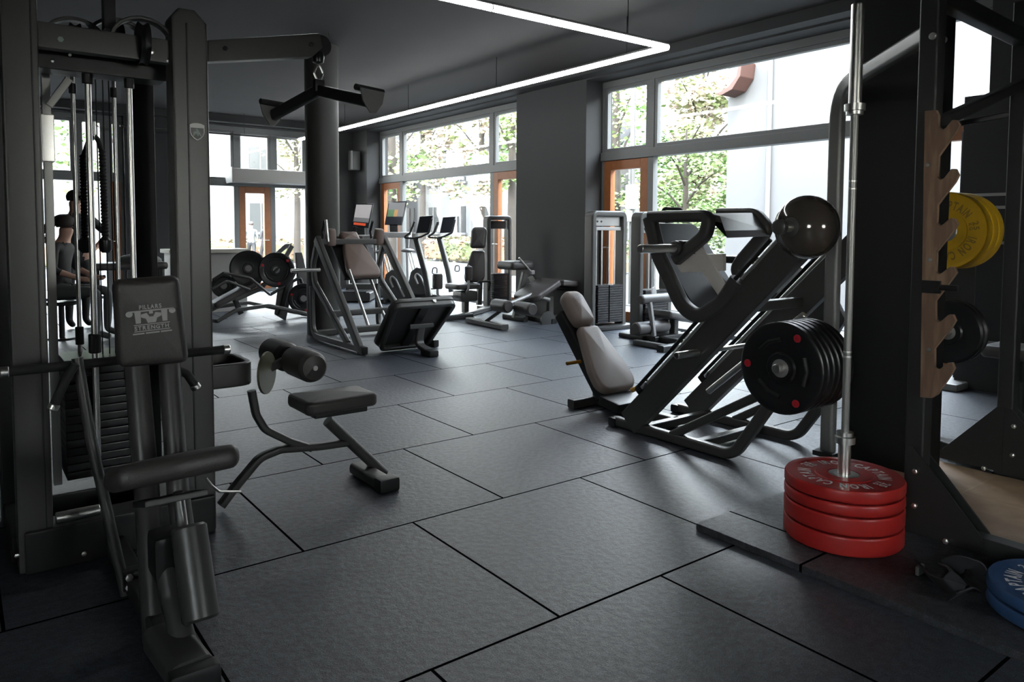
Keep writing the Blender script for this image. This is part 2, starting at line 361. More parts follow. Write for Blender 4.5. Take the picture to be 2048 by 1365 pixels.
def tree(px, py_base, dep, h, cw, ch, lm, label, n=2600, lean=0, leaf=.16):
    b = PD(px, py_base, dep); b.z = -.22
    t = thing('street_tree', label, 'tree', b, 'street trees outside the windows'); rnd = random.Random(int(px*7+dep))
    top = b+V((lean, 0, h)); tr = MB(); pts = [b, b+(top-b)*.35+V((.06, .03, 0)), b+(top-b)*.7, top]
    tr.sweep(pts, circ(.11+h*.006, 10), scale=[1, .8, .55, .2])
    for k in range(9):
        f0 = .38+.06*k; p = b+(top-b)*f0; a = k*2.4; q = p+V((math.cos(a)*cw*.38, math.sin(a)*cw*.38, ch*.22)); tr.sweep([p, (p+q)/2+V((0, 0, .15)), q], circ(.045, 6), scale=[1, .7, .3])
    part('trunk', tr, BARK, t)
    c = b+V((lean, 0, h-ch*.5)); lv = MB(); cl = [(V((rnd.gauss(0, .30)*cw, rnd.gauss(0, .30)*cw, rnd.uniform(-.42, .42)*ch)), rnd.uniform(.5, .95)) for _ in range(26)]
    for _ in range(n):
        o, s_ = rnd.choice(cl); p = c+o+V((rnd.gauss(0, 1), rnd.gauss(0, 1), rnd.gauss(0, .8)))*s_*.42
        a = V((rnd.gauss(0, 1), rnd.gauss(0, 1), rnd.gauss(0, 1))).normalized(); e, f = basis(a); L = leaf*rnd.uniform(.6, 1.2)
        lv.add([p-e*L*.5, p+f*L*.3, p+e*L*.5+a*L*.12, p-f*L*.3], [(0, 1, 2, 3)])
    part('crown', lv, lm, t)
tree(1228, 560, 19, 7.6, 1.9, 6.4, LEAFG, 'green tree behind the narrow sash of the nearer window', 2600)
tree(1368, 560, 23, 4.6, 2.7, 4.2, LEAFG, 'bushy green tree left of the bright white wall', 5200)
tree(1400, 560, 27.5, 8.4, 4.2, 7.0, LEAFP, 'pale autumn tree beside the corner of the white wall', 8000, 0, .24)
tree(962, 520, 31, 10.5, 4.4, 8.2, LEAFP, 'pale blossom coloured tree filling the farther window', 4200, 0, .24)
tree(845, 520, 37, 10.0, 4.0, 7.6, LEAFP, 'pale tree behind the exercise bikes across the road', 3000, 0, .26)
tree(783, 520, 22, 8.5, 2.6, 6.6, LEAFG, 'green tree behind the farthest narrow sash', 2000, 0, .2)
tree(1022, 520, 24, 9.0, 2.0, 6.6, LEAFG, 'green tree beside the grey wall pier', 2000, 0, .2)
tree(594, 510, 32, 7.4, 2.6, 5.2, LEAFP, 'thin young tree seen through the glazed door by the column', 1500, 0, .2)
tree(245, 520, 24, 6.5, 2.6, 4.0, LEAFG, 'green tree seen between the chrome rods of the tower', 1400, 0, .2)
def hedge(p0, p1, h, wd, label, n):
    p0, p1 = V(p0), V(p1); rnd = random.Random(3); d = p1-p0; lv = MB(); sd = basis(d)[0]
    for _ in range(n):
        p = p0+d*rnd.random()+sd*rnd.uniform(-wd/2, wd/2)+V((0, 0, h*rnd.random()**.7)); a = V((rnd.gauss(0, 1), rnd.gauss(0, 1), rnd.gauss(0, 1))).normalized(); e, f = basis(a); L = rnd.uniform(.12, .24)
        lv.add([p-e*L*.5, p+f*L*.35, p+e*L*.5, p-f*L*.35], [(0, 1, 2, 3)])
    core = MB().bar(p0+V((0, 0, h*.45)), p1+V((0, 0, h*.45)), wd*.75, h*.8)
    o = thing('hedge', label, 'hedge', p0); part('foliage', lv, LEAFH, o); part('branch_core', core, LEAFH, o)
h0 = PD(500, 500, 30); h1 = PD(660, 500, 34); hedge((h0.x-12, 30, -.22), (14.5, 30, -.22), 1.05, .9, 'low russet hedge along the street beyond the glazed door', 2600)
hedge((17.2, 16, -.22), (17.2, 29, -.22), 1.15, 1.0, 'green and russet hedge across the road behind the bikes', 3400)
def house(lo, hi, face, label, rows, cols, roof=True):
    lo, hi = V(lo), V(hi); t = thing('white_house', label, 'house', (lo.x, lo.y, -.22))
    part('wall', MB().b2(lo, hi), RENDERW, t)
    if roof:
        r_ = MB(); m = (lo+hi)/2; e = .4
        if face == 'x': pr = [(lo.x-e, lo.y-e, hi.z), (hi.x+e, lo.y-e, hi.z), (m.x, lo.y-e, hi.z+2.6)]; r_.prism(pr, (0, hi.y-lo.y+2*e, 0))
        else: pr = [(lo.x-e, lo.y-e, hi.z), (lo.x-e, hi.y+e, hi.z), (lo.x-e, m.y, hi.z+2.6)]; r_.prism(pr, (hi.x-lo.x+2*e, 0, 0))
        part('roof', r_, SLATE, t)
    for i in range(cols):
        for k in range(rows):
            z = lo.z+1.3+k*2.9
            if face == 'x': y = lo.y+(i+.5)*(hi.y-lo.y)/cols; b0, b1 = (lo.x-.05, y-.55, z), (lo.x+.05, y+.55, z+1.5); s0, s1 = (lo.x-.08, y-.03, z), (lo.x+.02, y+.03, z+1.5); q0, q1 = (lo.x-.14, y-.7, z-.12), (lo.x, y+.7, z)
            else: x = lo.x+(i+.5)*(hi.x-lo.x)/cols; b0, b1 = (x-.55, lo.y-.05, z), (x+.55, lo.y+.05, z+1.5); s0, s1 = (x-.03, lo.y-.08, z), (x+.03, lo.y+.02, z+1.5); q0, q1 = (x-.7, lo.y-.14, z-.12), (x+.7, lo.y, z)
            f = part('window', MB().b2(b0, b1), WINGL, t); part('glazing_bar', MB().b2(s0, s1), RENDERW, f); part('sill', MB().b2(q0, q1), RENDERW, f)
house((26.5, 14, -.22), (32, 25, 5.4), 'x', 'white house with slate roof seen right of the blossom tree', 2, 4)
house((22, 26.5, -.22), (29, 44, 5.8), 'x', 'long white house with slate roof behind the bikes', 2, 6)
house((-10, 37, -.22), (20, 45, 6.9), 'y', 'tall white house front beyond the glazed far door', 2, 9)
# the bright white gable right of the trees
wc = PD(1450, 500, 17); t = thing('white_building', 'plain bright white building filling the nearer window', 'building', (wc.x, wc.y, -.22))
part('wall', MB().b2((wc.x, -22, -.22), (wc.x+8, wc.y, 6.3)), mat('bright_white_render', (.068, .068, .069), .9, 0, .03, 1, .03), t)
aw = [PX(p, q, wc.x-.02) for p, q in ((1456, 193), (1464, 190), (1484, 178), (1500, 158), (1506, 128), (1512, 128), (1508, 158), (1492, 184), (1470, 196))]
part('awning_bracket', MB().prism(aw, (-.5, 0, 0), .02), TERRA, t)
dp = PX(1538, 300, wc.x-.05); part('downpipe', MB().tube([(wc.x-.06, dp.y, -.2), (wc.x-.06, dp.y, 6.2)], .05), RENDERW, t)
# lamp post with boxes
lb = PD(1262, 545, 15); lb.z = -.22
t = thing('street_sign_post', 'dark street post with two small boxes outside the narrow door', 'street post', lb)
part('pole', MB().tube([lb, lb+V((0, 0, 6.6))], .05), STEEL, t); bx = PD(1262, 395, 15); part('sign_box', MB().box((lb.x, lb.y, bx.z), (.2, .2, .5), .03), PALE, t)
bx = PD(1262, 432, 15); part('sign_box', MB().box((lb.x, lb.y, bx.z), (.3, .08, .24), .02), PALE, t)
# ================================================================ the room
H = 3.5; XW, XG = 5.85, 6.2; YW, YG = 13.3, 13.5; X0, Y0 = -3.6, -5.0
FLOOR = tilemat('rubber_floor_tiles', (.034, .040, .051), (.042, .048, .060), (.003, .003, .004), 1, 1, .5, .006, .47, .30, (.105, 0, 0), 210, .65)
struct('floor', MB().b2((X0, Y0, -.2), (XW+.5, YW+.4, 0)), FLOOR)
struct('ceiling', MB().b2((X0-.3, Y0-.3, H), (XW+.7, YW+.6, H+.4)), CEIL)
# right wall with two tall window openings
W1 = (7.40, 12.62); W2 = (.80, 5.81)   # openings along Y
wr = MB()
wr.b2((XW, W1[1], 0), (XW+.5, YW+.5, H)); wr.b2((XW, W2[1], 0), (XW+.5, W1[0], H)); wr.b2((XW, Y0, 0), (XW+.5, W2[0], H))
for a, b in (W1, W2): wr.b2((XW, a, 3.36), (XW+.5, b, H))
struct('wall_right', wr, WALL)
LWY0, LWY1 = -3.4, -2.2  # opening added behind the camera to let in fill light
wl = MB(); wl.b2((X0-.3, Y0, 0), (X0, LWY0, H)); wl.b2((X0-.3, LWY1, 0), (X0, YW+.5, H)); wl.b2((X0-.3, LWY0, 0), (X0, LWY1, 1.15)); wl.b2((X0-.3, LWY0, 2.1), (X0, LWY1, H)); struct('wall_left', wl, WALL)
BWX0, BWX1, BWZ0, BWZ1 = 0.3, 1.5, 1.2, 1.95  # opening for the added fill window in the back wall
wb = MB(); wb.b2((X0-.3, Y0-.3, 0), (BWX0, Y0, H)); wb.b2((BWX1, Y0-.3, 0), (XW+.5, Y0, H)); wb.b2((BWX0, Y0-.3, 0), (BWX1, Y0, BWZ0)); wb.b2((BWX0, Y0-.3, BWZ1), (BWX1, Y0, H)); struct('wall_back', wb, WALL)
FX0, FX1 = 2.45, 5.25; GX0, GX1 = -.35, 1.35
wf = MB(); wf.b2((X0, YW, 0), (GX0, YW+.5, H)); wf.b2((GX1, YW, 0), (FX0, YW+.5, H)); wf.b2((FX1, YW, 0), (XW, YW+.5, H))
for a, b in ((GX0, GX1), (FX0, FX1)): wf.b2((a, YW, 3.33), (b, YW+.5, H))
struct('wall_far', wf, WALL)

def frame_rect(mb, ax, at, a0, a1, z0, z1, wd, dp):
    """four members of a rectangular frame in the plane ax=at"""
    def bx(p0, p1, q0, q1):
        if ax == 'x': mb.b2((at-dp/2, p0, q0), (at+dp/2, p1, q1), .006)
        else: mb.b2((p0, at-dp/2, q0), (p1, at+dp/2, q1), .006)
    bx(a0, a0+wd, z0, z1); bx(a1-wd, a1, z0, z1); bx(a0+wd, a1-wd, z1-wd, z1); bx(a0+wd, a1-wd, z0, z0+wd)
def pane(mb, ax, at, a0, a1, z0, z1):
    if ax == 'x': mb.b2((at-.006, a0, z0), (at+.006, a1, z1))
    else: mb.b2((a0, at-.006, z0), (a1, at+.006, z1))
def window(n, ax, at, cuts, doors, z1, tr0, tr1, dn):
    """cuts: the verticals along the wall; doors: indices of bays that hold a timber door below the transom"""
    f = MB(); a, b = cuts[0], cuts[-1]; dp = .09
    def bx(p0, p1, q0, q1, d=dp):
        if ax == 'x': f.b2((at-d/2, p0, q0), (at+d/2, p1, q1), .006)
        else: f.b2((p0, at-d/2, q0), (p1, at+d/2, q1), .006)
    bx(a, b, z1-.09, z1); bx(a, b, tr0, tr1, .14); bx(a, b, 0, .05)
    for c in cuts: bx(max(a, c-.05), min(b, c+.05), .05, tr0); bx(max(a, c-.05), min(b, c+.05), tr1, z1-.09)
    w_ = struct('window_%d' % n, f, FRAME)
    for i in range(len(cuts)-1):
        p, q = cuts[i]+.05, cuts[i+1]-.05
        s_ = MB(); frame_rect(s_, ax, at, p, q, tr1, z1-.09, .05, .07); struct('sash', s_, FRAME, w_)
        g = MB(); pane(g, ax, at, p+.04, q-.04, tr1+.04, z1-.12); struct('pane', g, GLASS, w_)
        if i not in doors: g = MB(); pane(g, ax, at, p, q, .05, tr0); struct('pane', g, GLASS, w_)
    for i in doors:
        p, q = cuts[i]+.05, cuts[i+1]-.05
        d = MB(); frame_rect(d, ax, at, p, q, .05, tr0, .13, .09); dr = struct('door_%d' % dn, d, TEAKF); dn += 1
        g = MB(); pane(g, ax, at, p+.12, q-.12, .17, tr0-.12); struct('pane', g, GLASS, dr)
        h = MB(); e = q-.06
        if ax == 'x': h.cyl((at-.05, e, 1.05), (at-.1, e, 1.05), .011); h.bar((at-.1, e, 1.05), (at-.1, e-.12, 1.05), .02, .014)
        else: h.cyl((e, at-.05, 1.05), (e, at-.1, 1.05), .011); h.bar((e, at-.1, 1.05), (e-.12, at-.1, 1.05), .02, .014)
        struct('handle', h, CHROME, dr)
    return w_
c1 = [W1[0]]+[PX(p, 300, XG).y for p in (988, 806)]+[W1[1]]
c2 = [W2[0], 1.75, PX(1306, 300, XG).y, W2[1]]
window(1, 'x', XG, c1, (0, 2), 3.36, 2.26, 2.38, 1)
window(2, 'x', XG, c2, (0, 2), 3.36, 2.26, 2.38, 3)
c3 = [FX0, PY(470, 300, YG).x, PY(543, 300, YG).x, PY(612, 300, YG).x, FX1]
c4 = [GX0, PY(152, 300, YG).x, PY(212, 300, YG).x, GX1]
window(3, 'y', YG, c3, (1, 3), 3.33, 2.14, 2.26, 5)
window(4, 'y', YG, c4, (2,), 3.33, 2.14, 2.26, 7)
f = MB(); frame_rect(f, 'y', Y0-.15, BWX0, BWX1, BWZ0, BWZ1, .06, .08); w5 = struct('window_5', f, FRAME); g = MB(); pane(g, 'y', Y0-.15, BWX0+.05, BWX1-.05, BWZ0+.05, BWZ1-.05); struct('pane', g, GLASS, w5)  # unseen window, added to brighten faces turned toward the camera
f = MB(); frame_rect(f, 'x', X0-.15, LWY0, LWY1, 1.15, 2.1, .06, .08); w6 = struct('window_6', f, FRAME); g = MB(); pane(g, 'x', X0-.15, LWY0+.05, LWY1-.05, 1.2, 2.05); struct('pane', g, GLASS, w6)  # second added window, out of view, lighting faces turned to the left wall
# round column and the slim black pier by the rack
cc = PZ(661, 672); struct('pillar_round', MB().lathe((cc.x, cc.y+.2, 0), Z_, [(.2, 0), (.2, H)], 48), mat('dark_olive_column_paint', (.046, .046, .040), .5, 0, .08, 4, .03))
struct('pillar_black', MB().b2((2.72, -.13, 0), (2.92, .30, H), .004), PILLAR)
struct('trim_1', MB().b2((XW-.22, Y0, H-.12), (XW, YW, H), .003).b2((X0, YW-.2, H-.14), (XW-.22, YW, H), .003), WALL)
# raised rubber mats under the rack and the oak floor inset
MA = PZ(1392, 1047, .03)
MAT = tilemat('raised_rubber_mat', (.040, .043, .048), (.040, .043, .048), (.003, .003, .003), 1, 1, .5, .006, .5, .35, (-MA.x-.2, 0, 0))
m_ = MB(); m_.prism([(MA.x, MA.y, 0), (3.72, MA.y, 0), (3.72, -4.8, 0), (MA.x, -4.8, 0)], (0, 0, .03), .004)
o = part('rubber_mat', m_, MAT); o['label'] = 'raised black rubber matting under the red plates and the rack'; o['category'] = 'gym mat'
OAK = tilemat('oak_floor_boards', (.42, .285, .175), (.46, .32, .205), (.55, .43, .30), 1.3, .9, .4, .004, .5, .05, (0, .1, 0), 9, .4, .12, 20)
m_ = MB(); m_.b2((2.2, -4.2, .03), (3.08, .10, .045), .003)
o = part('oak_platform', m_, OAK); o['label'] = 'pale oak board laid between the feet of the black rack'; o['category'] = 'lifting platform'
# LED line lights hung from the ceiling in one rectangle
ZL = 3.08; lc = PZ(1335, 95, ZL); lx = lc.x; ly = lc.y
t = thing('linear_light', 'glowing white line light hung in an L under the dark ceiling', 'ceiling light', (lx, ly, ZL))
xl = .3
for p0, p1, nm in (((lx, ly, ZL), (lx, 12.75, ZL), 1), ((lx, ly, ZL), (xl, ly, ZL), 2)):
    p0, p1 = V(p0), V(p1); d = (p1-p0).normalized()
    part('light_tube', MB().tube([p0, p1], .027, n=12), LED, t)
    part('housing', MB().bar(p0+V((0, 0, .032)), p1+V((0, 0, .032)), .045, .022), PALE, t)
    L = (p1-p0).length; k = .25
    while k < L:
        q = p0+d*k; part('clip', MB().lathe(q-d*.005, d, [(.031, 0), (.031, .010)], 12), PALE, t); k += .62
    k = .55
    while k < L:
        q = p0+d*k; part('hanger', MB().tube([q+V((0, 0, .04)), (q.x, q.y, H)], .004, n=6), CABLE, t); k += 2.3
p0, p1 = V((lx-.08, 12.75, ZL)), V((1.2, 12.75, ZL))
t2 = one('unlit_light_rail', MB().bar(p0, p1, .04, .03).tube([p0+V((-1.0, 0, .02)), (p0.x-1.0, 12.75, H)], .004, n=6).tube([p0+V((-2.2, 0, .02)), (p0.x-2.2, 12.75, H)], .004, n=6), CABLE, 'thin dark unlit light rail hanging before the glazed door', 'light rail')
# roller blind box over the far door
a, b = PY(462, 345, 13.05), PY(640, 345, 13.05)
bb = MB().b2((a.x, 12.9, 2.2), (b.x+.15, 13.45, 2.46), .02).b2((a.x-.03, 12.88, 2.18), (a.x, 13.27, 2.48), .005)
one('blind_box', bb, FRAMEL, 'long pale grey blind casing above the glazed far door', 'blind box')
# speaker box on the far corner wall
a = PX(700, 300, 5.7); one('wall_speaker', MB().box((5.72, 12.95, 2.75), (.2, .22, .42), .02), DARK, 'small dark box speaker high on the wall behind the round column', 'speaker')
# ================================================================ people
def person(loc, rz, J, label, top, bottom, scale=1.0, group=None):
    """J: joint name -> (x, y, z) in the person's own frame (faces -Y); one continuous skinned body"""
    t = thing('person', label, 'person', loc, group); t.rotation_euler = (0, 0, rz); t.scale = (scale,)*3; ORG[t.name] = V((0, 0, 0))
    ed = [('pelvis', 'waist', .135, .12), ('waist', 'chest', .12, .15), ('chest', 'neck', .15, .058), ('neck', 'headb', .058, .07), ('headb', 'headt', .07, .095),
          ('chest', 'shl', .15, .062), ('shl', 'ell', .062, .044), ('ell', 'wrl', .044, .03), ('wrl', 'hal', .03, .034),
          ('chest', 'shr', .15, .062), ('shr', 'elr', .062, .044), ('elr', 'wrr', .044, .03), ('wrr', 'har', .03, .034),
          ('pelvis', 'hil', .135, .10), ('hil', 'knl', .10, .062), ('knl', 'anl', .062, .042), ('anl', 'tol', .042, .036),
          ('pelvis', 'hir', .135, .10), ('hir', 'knr', .10, .062), ('knr', 'anr', .062, .042), ('anr', 'tor', .042, .036)]
    names = ['pelvis']+[e[1] for e in ed]; rad = {'pelvis': .135}; rad.update({e[1]: e[3] for e in ed})
    idx = {n: i for i, n in enumerate(names)}; vs_ = [J[n] for n in names]; es = [(idx[e[0]], idx[e[1]]) for e in ed]
    rr = [rad[n] for n in names]
    for sd in 'lr':   # five short fingers rooted in each palm
        h, w_ = V(J['ha'+sd]), V(J['wr'+sd]); d = (h-w_).normalized(); s1, s2 = basis(d)
        for k in range(5):
            off = s1*(.028*(k-2)/2); L = (.05, .075, .08, .075, .055)[k]; vs_.append(tuple(h+off+d*L+s2*.012*k)); rr.append(.0095); es.append((idx['ha'+sd], len(vs_)-1))
    me = bpy.data.meshes.new('body'); me.from_pydata(vs_, es, []); o = link('body', me, t); ORG[o.name] = V((0, 0, 0))
    m = o.modifiers.new('skin', 'SKIN'); m.use_smooth_shade = True
    for i, r_ in enumerate(rr): me.skin_vertices[0].data[i].radius = (r_, r_)
    me.skin_vertices[0].data[0].use_root = True
    s = o.modifiers.new('sub', 'SUBSURF'); s.levels = s.render_levels = 2
    dg = bpy.context.evaluated_depsgraph_get(); dg.update(); nm = bpy.data.meshes.new_from_object(o.evaluated_get(dg)); o.modifiers.clear(); o.data = nm
    nm.materials.clear()
    for x in (SKIN, top, bottom): nm.materials.append(x)
    zt, zb, zc = J['neck'][2]-.03, J['pelvis'][2]-.02, .1
    wl, wr_ = V(J['wrl']), V(J['wrr']); el, er = V(J['ell']), V(J['elr'])
    def seg(p, a, b): d = b-a; u = max(0, min(1.6, (p-a).dot(d)/d.length_squared)); return (p-a-d*u).length, u
    for p in nm.polygons:
        c = p.center; k = 1
        la, ua = seg(c, el, wl); lb, ub = seg(c, er, wr_)
        if c.z > zt: k = 0
        elif (la < .048 and ua > .3) or (lb < .048 and ub > .3): k = 0
        elif min(seg(c, V(J['hi'+s_]), V(J['kn'+s_]))[0] for s_ in 'lr') < .11 and c.z < J['waist'][2] or c.z < zb: k = 2
        p.material_index = k
    h = V(J['headt']); hb = MB().ball(h+V((0, .018, .03)), .108, (.92, 1, .9)); q = MB(); q.v = hb.v; q.f = [f for f in hb.f if sum(hb.v[i].z for i in f)/len(f) > h.z-.005+.5*(0) and sum(hb.v[i].y for i in f)/len(f) > h.y-.08]
    part('hair', q, HAIR, t)
    fc = MB(); fc.ball(h+V((0, -.1, -.035)), .02, (.7, 1, 1.3)); part('nose', fc, SKIN, t)
    for x in (-.035, .035): part('eye', MB().ball(h+V((x, -.088, .0)), .011), HAIR, t)
    return t
STAND = dict(pelvis=(0, 0, .95), waist=(0, 0, 1.1), chest=(0, .01, 1.32), neck=(0, 0, 1.5), headb=(0, -.01, 1.56), headt=(0, -.02, 1.66), shl=(.19, .01, 1.42), ell=(.25, .03, 1.14), wrl=(.26, -.06, .9), hal=(.26, -.08, .83),
    shr=(-.19, .01, 1.42), elr=(-.25, .08, 1.15), wrr=(-.25, .02, .9), har=(-.25, .0, .83), hil=(.1, 0, .88), knl=(.1, -.14, .5), anl=(.1, -.16, .09), tol=(.1, -.3, .04), hir=(-.1, 0, .88), knr=(-.1, .08, .5), anr=(-.1, .3, .12), tor=(-.1, .22, .04))
SIT = dict(pelvis=(0, 0, .58), waist=(0, .01, .74), chest=(0, -.02, .98), neck=(0, -.05, 1.16), headb=(0, -.07, 1.22), headt=(0, -.09, 1.32), shl=(.19, -.02, 1.08), ell=(.27, -.05, .82), wrl=(.2, -.28, .72), hal=(.18, -.35, .7),
    shr=(-.19, -.02, 1.08), elr=(-.27, -.05, .82), wrr=(-.2, -.28, .72), har=(-.18, -.35, .7), hil=(.11, -.04, .55), knl=(.15, -.46, .56), anl=(.15, -.44, .09), tol=(.15, -.6, .04), hir=(-.11, -.04, .55), knr=(-.15, -.46, .56), anr=(-.15, -.44, .09), tor=(-.15, -.6, .04))
p = PD(503, 497, 30); person((p.x, p.y, -.22), R(160), STAND, 'person in grey skirted outfit walking away past the glazed door', CLOTHG, CLOTH)
p = PD(554, 497, 29); person((p.x, 28.2, -.22), R(200), STAND, 'person in dark clothes half hidden behind the door post outside', CLOTH, CLOTH)
p = PD(122, 590, 8.6); person((p.x, p.y, 0), R(60), SIT, 'person in a black shirt sitting with forearms on the knees behind the tower', CLOTH, CLOTHG)
s_ = one('low_stool', MB().cyl((p.x, p.y, .40), (p.x, p.y, .44), .17).cyl((p.x, p.y, 0), (p.x, p.y, .02), .15).cyl((p.x, p.y, .02), (p.x, p.y, .40), .03), DARK, 'low round stool under the seated person behind the tower', 'stool')
AK = dict(STAND); AK.update(ell=(.42, .06, 1.2), wrl=(.2, -.06, 1.02), hal=(.15, -.1, 1.0), elr=(-.42, .06, 1.2), wrr=(-.2, -.06, 1.02), har=(-.15, -.1, 1.0), knr=(-.1, -.02, .5), anr=(-.1, .02, .09), tor=(-.1, -.12, .04), knl=(.1, -.02, .5), anl=(.1, .02, .09), tol=(.1, -.12, .04))
p = PD(154, 560, 9.6); person((p.x, p.y, 0), R(15), AK, 'person in black standing hands on hips beyond the tower', CLOTH, CLOTH)
# ================================================================ cable tower on the left
TY = 1.43
t = thing('cable_tower', 'tall dark cable tower with chrome rods and a pulldown bench on its right', 'cable machine', (-.68, 1.6, 0))
xl0, xl1 = PY(16, 500, TY).x, PY(84, 300, TY).x; xr0, xr1 = PY(348, 300, TY).x, PY(420, 300, TY).x
ztop = 2.2
def post(x0, x1, y0, y1, z1):
    m = MB(); pr = [(x0, y0, 0), (x1, y0, 0), (x1, y0, z1-.05), (x1-.05, y0, z1), (x0+.03, y0, z1), (x0, y0, z1-.04)]
    m.prism(pr, (0, y1-y0, 0), .012); return m
part('post', post(xl0, xl1, TY, TY+.12, 2.32), STEEL, t); part('post', post(xr0, xr1, TY, TY+.12, ztop), STEEL, t)
part('cover_strip', MB().b2((xr0+.055, TY-.006, .1), (xr0+.06, TY+.01, ztop-.06)), DARK, t); part('cover_strip', MB().b2((xl0+.09, TY-.006, .1), (xl0+.094, TY+.01, 2.25)), DARK, t)
part('rear_post', MB().b2((xr0-.05, 2.02, 0), (xr0+.05, 2.14, 2.15), .01), DARK, t); part('rear_post', MB().b2((xl1-.14, 2.02, 0), (xl1-.04, 2.14, 2.15), .01), DARK, t)
zb = PY(210, 90, 1.5).z; part('cross_beam', MB().b2((xl1-.02, 1.47, zb-.045), (xr0+.02, 1.53, zb+.05), .006), STEEL, t)
zb2 = PY(210, 132, 1.7).z; part('cross_beam', MB().b2((xl1-.02, 1.62, zb2-.05), (xr0+.02, 1.76, zb2+.045), .006), DARK, t)
for px, py, m in ((121, 79, GREENPRINT), (303, 104, CHROME)):
    q = PY(px, py, 1.47); part('bolt', MB().lathe((q.x, 1.47, q.z), -Y_, [(.011, 0), (.011, .007), (.006, .009)], 6), m, t)
for px, py in ((105, 122), (335, 122), (140, 110)):
    q = PY(px, py, 1.465); part('bolt', MB().lathe((q.x, 1.468, q.z), -Y_, [(.006, 0), (.006, .006), (.003, .008)], 6), CHROME, t)
for px, y in ((285, 1.5), (235, 1.75), (150, 1.75)):   # pulleys under curved guards
    q = PY(px, 88, y); pu = part('pulley', MB().lathe((q.x-.018, y, q.z), X_, [(.02, 0), (.085, .0), (.075, .014), (.075, .022), (.085, .036), (.02, .036)], 26), DARK, t)
    arc = [V((q.x+.115*math.cos(R(a)), y, q.z+.10*math.sin(R(a)))) for a in range(-10, 176, 12)]; part('pulley_guard', MB().sweep(arc, rrect(.05, .014)), STEEL, t)
q = PY(217, 45, 1.6); part('hanger_plate', MB().b2((q.x-.022, 1.56, 2.1), (q.x+.022, 1.62, 2.42), .004), DARK, t)
part('top_beam', MB().b2((xl1-.1, 1.52, 2.36), (xr0+.05, 1.66, 2.44), .01), DARK, t)
for a, b, y, r_ in ((156, 560, 1.95, .009), (184, 480, 1.66, .0125), (233, 400, 1.95, .009), (262, 330, 1.66, .0115)):   # guide rods
    x = PY(a, b, y).x; part('guide_rod', MB().cyl((x, y, .34), (x, y, zb2+.02), r_), CHROME, t)
    part('rod_collar', MB().cyl((x, y, zb2-.09), (x, y, zb2-.045), r_*1.7), DARK, t); part('rod_bumper', MB().cyl((x, y, .78), (x, y, .86), r_*1.9), FOAM, t)
for a in (178, 196, 210, 222): x = PY(a, 350, 1.82).x; part('cable', MB().tube([(x, 1.82, .4), (x, 1.82, zb2)], .0028, n=6), CABLE, t)
x0, x1 = PY(140, 480, 1.95).x, PY(262, 480, 1.95).x
for k in range(15): part('weight_plate', MB().b2((x0-.06, 1.72, .24+k*.034), (x1+.02, 1.99, .271+k*.034), .004), RUBBER, t)
q0, q1 = PY(96, 330, 1.9), PY(116, 800, 1.9); part('adjust_rail', MB().b2((q0.x-.016, 1.88, .18), (q0.x+.016, 1.92, 2.0), .004), PALE, t)
part('carriage', MB().b2((q0.x-.024, 1.86, 1.58), (q0.x+.024, 1.94, 1.78), .006), CHROME, t)
part('brace', MB().bar(PY(138, 158, 1.75), PY(98, 212, 1.75), .02, .03), PALE, t)
part('base_beam', MB().b2((xl0+.02, TY-.02, 0), (xr1-.01, 1.56, .16), .01), DARK, t); part('base_beam', MB().b2((xl1-.14, 2.0, 0), (xr0+.05, 2.16, .1), .01), DARK, t)
for x in (xl1-.08, xr0): part('side_beam', MB().b2((x-.05, 1.56, 0), (x+.05, 2.02, .1), .01), DARK, t)
q = PY(112, 1060, 1.39); q1 = PY(190, 1045, 1.39); part('foot_roller', MB().cyl((q.x, 1.40, .20), (q1.x+.02, 1.40, .20), .022), CHROME, t)
for px, py in ((168, 1108), (34, 1112)): q = PY(px, py, TY-.02); part('bolt', MB().lathe((q.x, TY-.02, min(q.z, .13)), -Y_, [(.009, 0), (.009, .006), (.004, .009)], 6), CHROME, t)
# overhead arm
ar = [PY(*p, 1.61) for p in ((416, 80), (640, 66), (646, 95), (626, 113), (416, 123))]
arm = part('pulley_arm', MB().prism(ar, (0, .07, 0), .006), STEEL, t)
for px, py in ((450, 97), (622, 89)): q = PY(px, py, 1.61); part('bolt', MB().lathe(q, -Y_, [(.011, 0), (.011, .006), (.005, .009)], 6), DARK, arm)
q = PY(641, 92, 1.645); part('pulley', MB().lathe((q.x, q.y-.014, q.z), Y_, [(.01, 0), (.05, 0), (.042, .01), (.042, .018), (.05, .028), (.01, .028)], 24), DARK, arm)
hb = PY(637, 176, 1.645)
part('cable', MB().tube([(q.x+.045, q.y, q.z+.07), (q.x+.046, q.y, q.z), (hb.x+.004, q.y, hb.z+.17)], .0045, .02, n=8), PALE, t)
part('cable_stop', MB().lathe((hb.x, hb.y, hb.z+.115), Z_, [(.012, 0), (.026, .008), (.03, .03), (.026, .055), (.008, .07)], 18), RUBBER, t)
